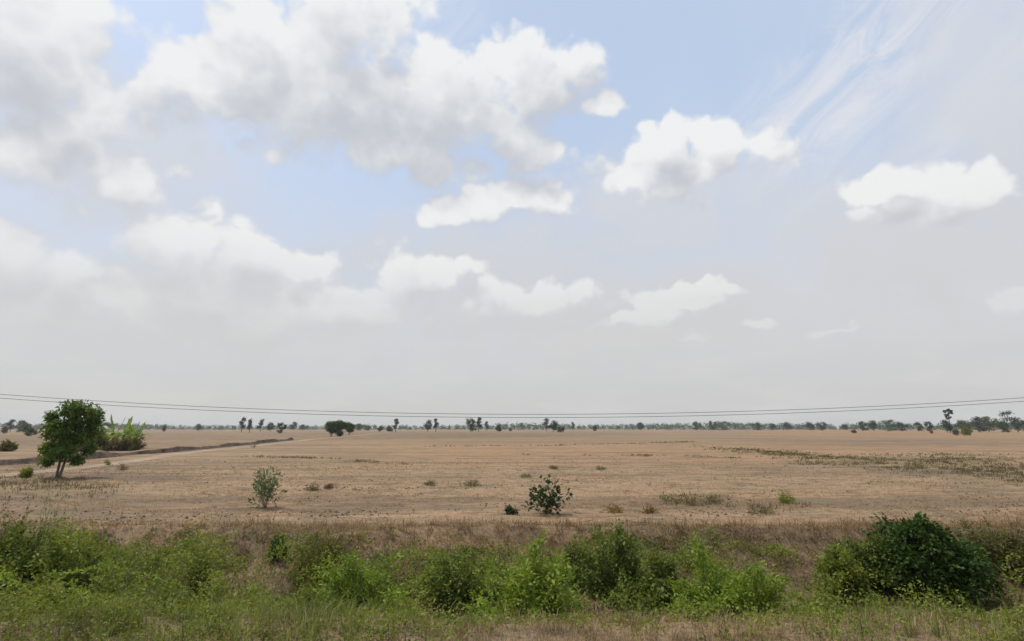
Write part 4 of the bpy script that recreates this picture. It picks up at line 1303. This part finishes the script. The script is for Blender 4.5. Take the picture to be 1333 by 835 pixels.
def keep_olive(x, y, rng):
    px, py = proj(x, y, terrain(x, y))
    d, _ = seg_dist(x, y, BUNDS[2])
    g = np.exp(-(d / 3.6) ** 2) * sstep(850, 1100, px)
    for b in BUNDS[:2] + BUNDS[3:]:
        db, _ = seg_dist(x, y, b)
        g = np.maximum(g, np.exp(-(db / 0.9) ** 2) * 0.8)
    for (cx, cy, rx, ry, s) in ((1200, 602, 170, 10, .5), (1290, 612, 120, 10, .6), (895, 653, 50, 7, .8), (60, 636, 90, 14, .6), (640, 567, 110, 3.5, .5), (1000, 660, 60, 8, .4)):
        g = np.maximum(g, s * np.clip(1.3 - np.hypot((px - cx) / rx, (py - cy) / ry), 0, 1))
    return rng.uniform(0, 1, len(x)) < g * np.clip(2.6 * fbm(x * 0.35, y * 0.35, 97, 3) - 0.8, 0, 1)


grass('field_grass', 'olive grass tufts along the low bunds', 'olive_grass', 904, 120000, 19.5, 130.0, 20.0, 6, 0.22, (0.12, 0.32), (0.012, 0.024), (0.6, 0.35), keep_olive, 1.0)


def creepers():
    rng = np.random.default_rng(905)
    X, Y, ix, m = tufts(rng, 46000, 6.4, 18.2, 9.0, 14, 0.20, keep_green)
    k = len(X)
    hm = 0.05 + 2.1 * fbm(X * 0.8, Y * 0.8, 99, 3) ** 2.3
    hm = hm * (0.32 + 0.95 * sstep(8.4, 12.5, Y)) * (1 + 0.35 * sstep(2, 7, -X)) * (1 - 0.9 * sstep(15.2, 18.0, Y))
    Z = terrain(X, Y) + rng.uniform(0, 1, k) ** 0.6 * hm
    tone = np.clip(rng.uniform(0, 1, m)[ix] * 0.55 + rng.uniform(0, 0.45, k), 0, 1)
    L = rng.uniform(0.035, 0.085, k) * rng.uniform(0.7, 1.5, m)[ix] * (0.62 + 0.38 * sstep(8.0, 12.0, Y))
    V, Fc, tn = quad_leaf_np(np.stack([X, Y, Z], -1), rng.normal(size=(k, 3)) + np.array([0, -0.2, 0.1]), L, L * 0.62, rng, tone)
    tag(obj('creeper_foliage', np_mesh('creeper_foliage', V, Fc, tn), M['mid']), 'low green creeper covering the ditch', 'creeper', kind='stuff')


creepers()


def keep_lush(x, y, rng):
    g = green_mask(x, y) * np.clip(3.0 * fbm(x * 0.8, y * 0.8, 191, 3) - 0.9, 0.03, 1)
    return rng.uniform(0, 1, len(x)) < g * (1 - 0.6 * sstep(0, 4, x))


grass('green_grass', 'long green grass blades growing through the creeper', 'lush', 909, 12000, 6.3, 17.0, 9.0, 8, 0.09, (0.15, 0.55), (0.006, 0.013), (0.55, 0.35), keep_lush)


def clods():
    rng = np.random.default_rng(906)
    n = 26000
    u = rng.uniform(0, 1, n) ** 1.5
    y = 18.8 + 42 * u
    x = rng.uniform(-1, 1, n) * (19 + (y - 18.8) * 0.95)
    k = rng.uniform(0, 1, n) < np.clip(4.5 * fbm(x * 0.22, y * 0.5, 123, 4) - 2.35, 0.006, 0.8)
    x, y = x[k], y[k]
    n = len(x)
    r = rng.uniform(0.012, 0.05, n) * rng.uniform(0.6, 1.4, n)
    c = np.stack([x, y, terrain(x, y) + r * 0.3], -1)
    o6 = np.array([[1, 0, 0], [0, 1, 0], [-1, 0, 0], [0, -1, 0], [0, 0, .8], [0, 0, -.6]])
    V = c[:, None, :] + o6[None] * r[:, None, None] * rng.uniform(0.6, 1.5, (n, 6, 1))
    f = np.array([[0, 1, 4], [1, 2, 4], [2, 3, 4], [3, 0, 4], [1, 0, 5], [2, 1, 5], [3, 2, 5], [0, 3, 5]])
    Fc = (np.arange(n) * 6)[:, None, None] + f[None]
    tag(obj('soil_clods', np_mesh('soil_clods', V.reshape(-1, 3), Fc.reshape(-1, 3)), M['clod']), 'scattered dark clods of dry soil on the stubble', 'soil', kind='stuff')


clods()


def dead_stems():
    rng = np.random.default_rng(907)
    n = 900
    y = rng.uniform(9.0, 18.3, n)
    x = rng.uniform(-1, 1, n) * (10 + (y - 9) * 0.95)
    z = terrain(x, y)
    g = green_mask(x, y)
    paths, rads = [], []
    for i in range(n):
        L = rng.uniform(0.25, 0.8) * (1 + 0.5 * g[i])
        d = np.array([rng.normal(0, 0.6), rng.normal(-0.25, 0.5), rng.uniform(0.1, 0.9)])
        d /= np.linalg.norm(d)
        t = np.linspace(0, 1, 5)[:, None]
        P = np.array([x[i], y[i], z[i] + 0.25 * g[i]]) + d * L * t + rng.normal(0, 0.03, (5, 3)) * t
        P[:, 2] -= (t[:, 0] ** 2) * L * 0.25
        paths.append(P)
        rads.append(np.linspace(0.007, 0.002, 5) * rng.uniform(0.7, 1.3))
    V, Fc = tube_np(paths, rads, 3)
    tag(obj('dead_stems', np_mesh('dead_stems', V, Fc), M['deadwood']), 'bare dead stems poking out of the ditch cover', 'stems', kind='stuff')


dead_stems()


# pale trailing vines hung over the tangle
def vine(label, pts, Y, seed):
    rng = np.random.default_rng(seed)
    P = []
    for (px, py), yy in zip(pts, Y):
        x, z = aty(px, py, yy)
        P.append((x, yy, z))
    P = np.array(P)
    t = np.linspace(0, len(P) - 1, 40)
    Q = np.stack([np.interp(t, np.arange(len(P)), P[:, c]) for c in range(3)], -1)
    for _ in range(8):
        Q[1:-1] = (Q[:-2] + 2 * Q[1:-1] + Q[2:]) / 4
    o0 = Q[0].copy()
    root = empty('vine', o0)
    tag(root, label, 'vine', 'pale trailing vines in the near ditch')
    Q = Q - o0
    V, Fc = tube_np([Q], [np.full(len(Q), 0.008)], 4)
    obj('stem', np_mesh('stem', V, Fc, smooth=True), M['stem'], root)
    k = 170
    i = rng.integers(0, 39, k)
    LP = Q[i] + (Q[i + 1] - Q[i]) * rng.uniform(0, 1, (k, 1)) + rng.normal(0, 0.02, (k, 3))
    L = rng.uniform(0.05, 0.085, k)
    V, Fc, tn = quad_leaf_np(LP, rand_dir(rng, k, 0.3), L, L * 0.6, rng, rng.uniform(0.5, 0.9, k))
    obj('foliage', np_mesh('foliage', V, Fc, tn), M['lime'], root)


vine('pale vine sagging between two green tangles', [(95, 757), (105, 785), (118, 790), (138, 788)], [9.9, 9.9, 9.9, 10.0], 31)
vine('long yellow-green vine arched along the top of the tangle', [(60, 750), (100, 745), (140, 736), (170, 748), (210, 755)], [10.4, 10.3, 10.2, 10.3, 10.4], 32)
vine('pale vine hanging down over the dull green tangle', [(3, 745), (12, 757), (22, 766), (30, 772)], [9.9, 9.8, 9.8, 9.8], 33)


# heaps of dead straw
def straw_heap(label, cx, cy, wpx, Y, hgt, seed, mat='straw'):
    rng = np.random.default_rng(seed)
    x, _ = aty(cx, cy, Y)
    root = empty('straw_heap', (x, Y, tz(x, Y)))
    tag(root, label, 'straw heap')
    w = wpx * Y / F / 2
    n = 3400
    th, rr = rng.uniform(0, 6.283, n), np.sqrt(rng.uniform(0, 1, n))
    X, Yy = np.cos(th) * rr * w, np.sin(th) * rr * w * 0.8
    Z = terrain(x + X, Y + Yy) - root.location.z + hgt * (1 - rr ** 2) * rng.uniform(0.2, 1, n) ** 0.6 * (0.6 + 0.8 * vnoise(X * 3 + 5, Yy * 3 + 5, seed))
    a = np.where(rng.uniform(0, 1, n) < 0.75, -1.57 + rng.normal(0, 0.7, n), rng.uniform(0, 6.283, n))
    D = np.stack([np.cos(a) * 0.8, np.sin(a), -0.45 + rng.normal(0, 0.3, n)], -1)
    V, Fc, tn = quad_leaf_np(np.stack([X, Yy, Z], -1), D, rng.uniform(0.12, 0.42, n), rng.uniform(0.008, 0.02, n), rng, rng.uniform(0, 1, n))
    obj('foliage', np_mesh('foliage', V, Fc, tn), M[mat], root)
    # dead twigs poking out
    paths, rads = [], []
    for i in range(22):
        p0 = np.array([rng.normal(0, w * .4), rng.normal(0, w * .3), hgt * 0.3])
        d = np.array([rng.normal(0, .5), rng.normal(-.3, .5), rng.uniform(-.2, .8)])
        paths.append(p0 + d * np.linspace(0, rng.uniform(0.3, 0.8), 4)[:, None] + rng.normal(0, .02, (4, 3)))
        rads.append(np.array([.008, .007, .005, .002]))
    V, Fc = tube_np(paths, rads, 4)
    obj('twig', np_mesh('twig', V, Fc), M['deadwood'], root)


straw_heap('heap of pale dead straw between the yellow-green and tall bright shrubs', 772, 755, 80, 12.6, 1.0, 51)
straw_heap('heap of grey dead stems over a dark hollow beside the slim plant', 848, 775, 75, 11.6, 0.8, 52, 'brown_grass')
straw_heap('tawny heap of dead straw below the big domed bush', 1160, 770, 120, 12.4, 0.95, 53)
straw_heap('flattened tan straw sliding down the slope by the half-dry bush', 1062, 750, 60, 14.2, 0.35, 54, 'brown_grass')


# ------------------------------------------------------------------ overhead wires and their poles
def wires():
    Yw = 22.0
    XP = 24.0
    for lab, a, b, c in (('upper of two thin dark overhead wires crossing above the field', (0, 513.5), (690, 539.6), (1333, 518.0)),
                         ('lower of two thin dark overhead wires crossing above the field', (0, 518.5), (690, 543.8), (1333, 522.6))):
        p = np.array([aty(*q, Yw) for q in (a, b, c)])
        cf = np.polyfit(p[:, 0], p[:, 1], 2)
        x = np.linspace(-XP, XP, 90)
        P = np.stack([x, np.full_like(x, Yw), np.polyval(cf, x)], -1)
        o0 = np.array([-XP, Yw, P[0, 2]])
        V, Fc = tube_np([P - o0], [np.full(90, 0.0095)], 6)
        o = obj('overhead_wire', np_mesh('overhead_wire', V, Fc, smooth=True), M['wire'])
        o.location = o0
        tag(o, lab, 'wire', 'overhead wires')
    for sx, lab in ((-1, 'concrete utility pole holding the wires on the lone tree side'), (1, 'concrete utility pole holding the wires on the palm side')):
        x = sx * XP
        z0 = tz(x, Yw)
        root = empty('utility_pole', (x, Yw, z0))
        tag(root, lab, 'pole', 'poles of the overhead wires')
        top = 6.2
        Vp = []
        for zz, hw in ((-0.3, 0.14), (top, 0.09)):
            Vp += [(-hw, 0.03 - hw + 0.15, zz), (hw, 0.03 - hw + 0.15, zz), (hw, hw + 0.18, zz), (-hw, hw + 0.18, zz)]
        Fp = [(0, 1, 5, 4), (1, 2, 6, 5), (2, 3, 7, 6), (3, 0, 4, 7), (4, 5, 6, 7), (3, 2, 1, 0)]
        obj('post', np_mesh('post', np.array(Vp), np.array(Fp)), M['concrete'], root)
        for px, q in ((0, 513.5), (0, 518.5)):
            pass
        V, Fc = tube_np([np.array([[0, 0.2, 4.9], [0, 0.1, 4.9], [0, -0.06, 4.9]])], [np.array([0.03, 0.03, 0.03])], 6)
        obj('bracket', np_mesh('bracket', V, Fc), M['wire'], root)


wires()


# ------------------------------------------------------------------ haze over the plain
def haze():
    x0, x1, y0, y1, z0, z1 = -3350, 3350, -450, 3350, -4.0, 24.0
    V = np.array([(x, y, z) for z in (z0, z1) for (x, y) in ((x0, y0), (x1, y0), (x1, y1), (x0, y1))], float)
    Fc = np.array([(3, 2, 1, 0), (4, 5, 6, 7), (0, 1, 5, 4), (1, 2, 6, 5), (2, 3, 7, 6), (3, 0, 4, 7)])
    m, k, out = mat_base('haze')
    pv = k.n('ShaderNodeVolumePrincipled')
    pv.inputs['Color'].default_value = rgb(0.93, 0.95, 0.97)
    pv.inputs['Density'].default_value = 0.00017
    pv.inputs['Density Attribute'].default_value = ''
    pv.inputs['Anisotropy'].default_value = 0.3
    k.l.new(pv.outputs[0], out.inputs['Volume'])
    tag(obj('haze', np_mesh('haze', V, Fc), m), kind='stuff')


haze()
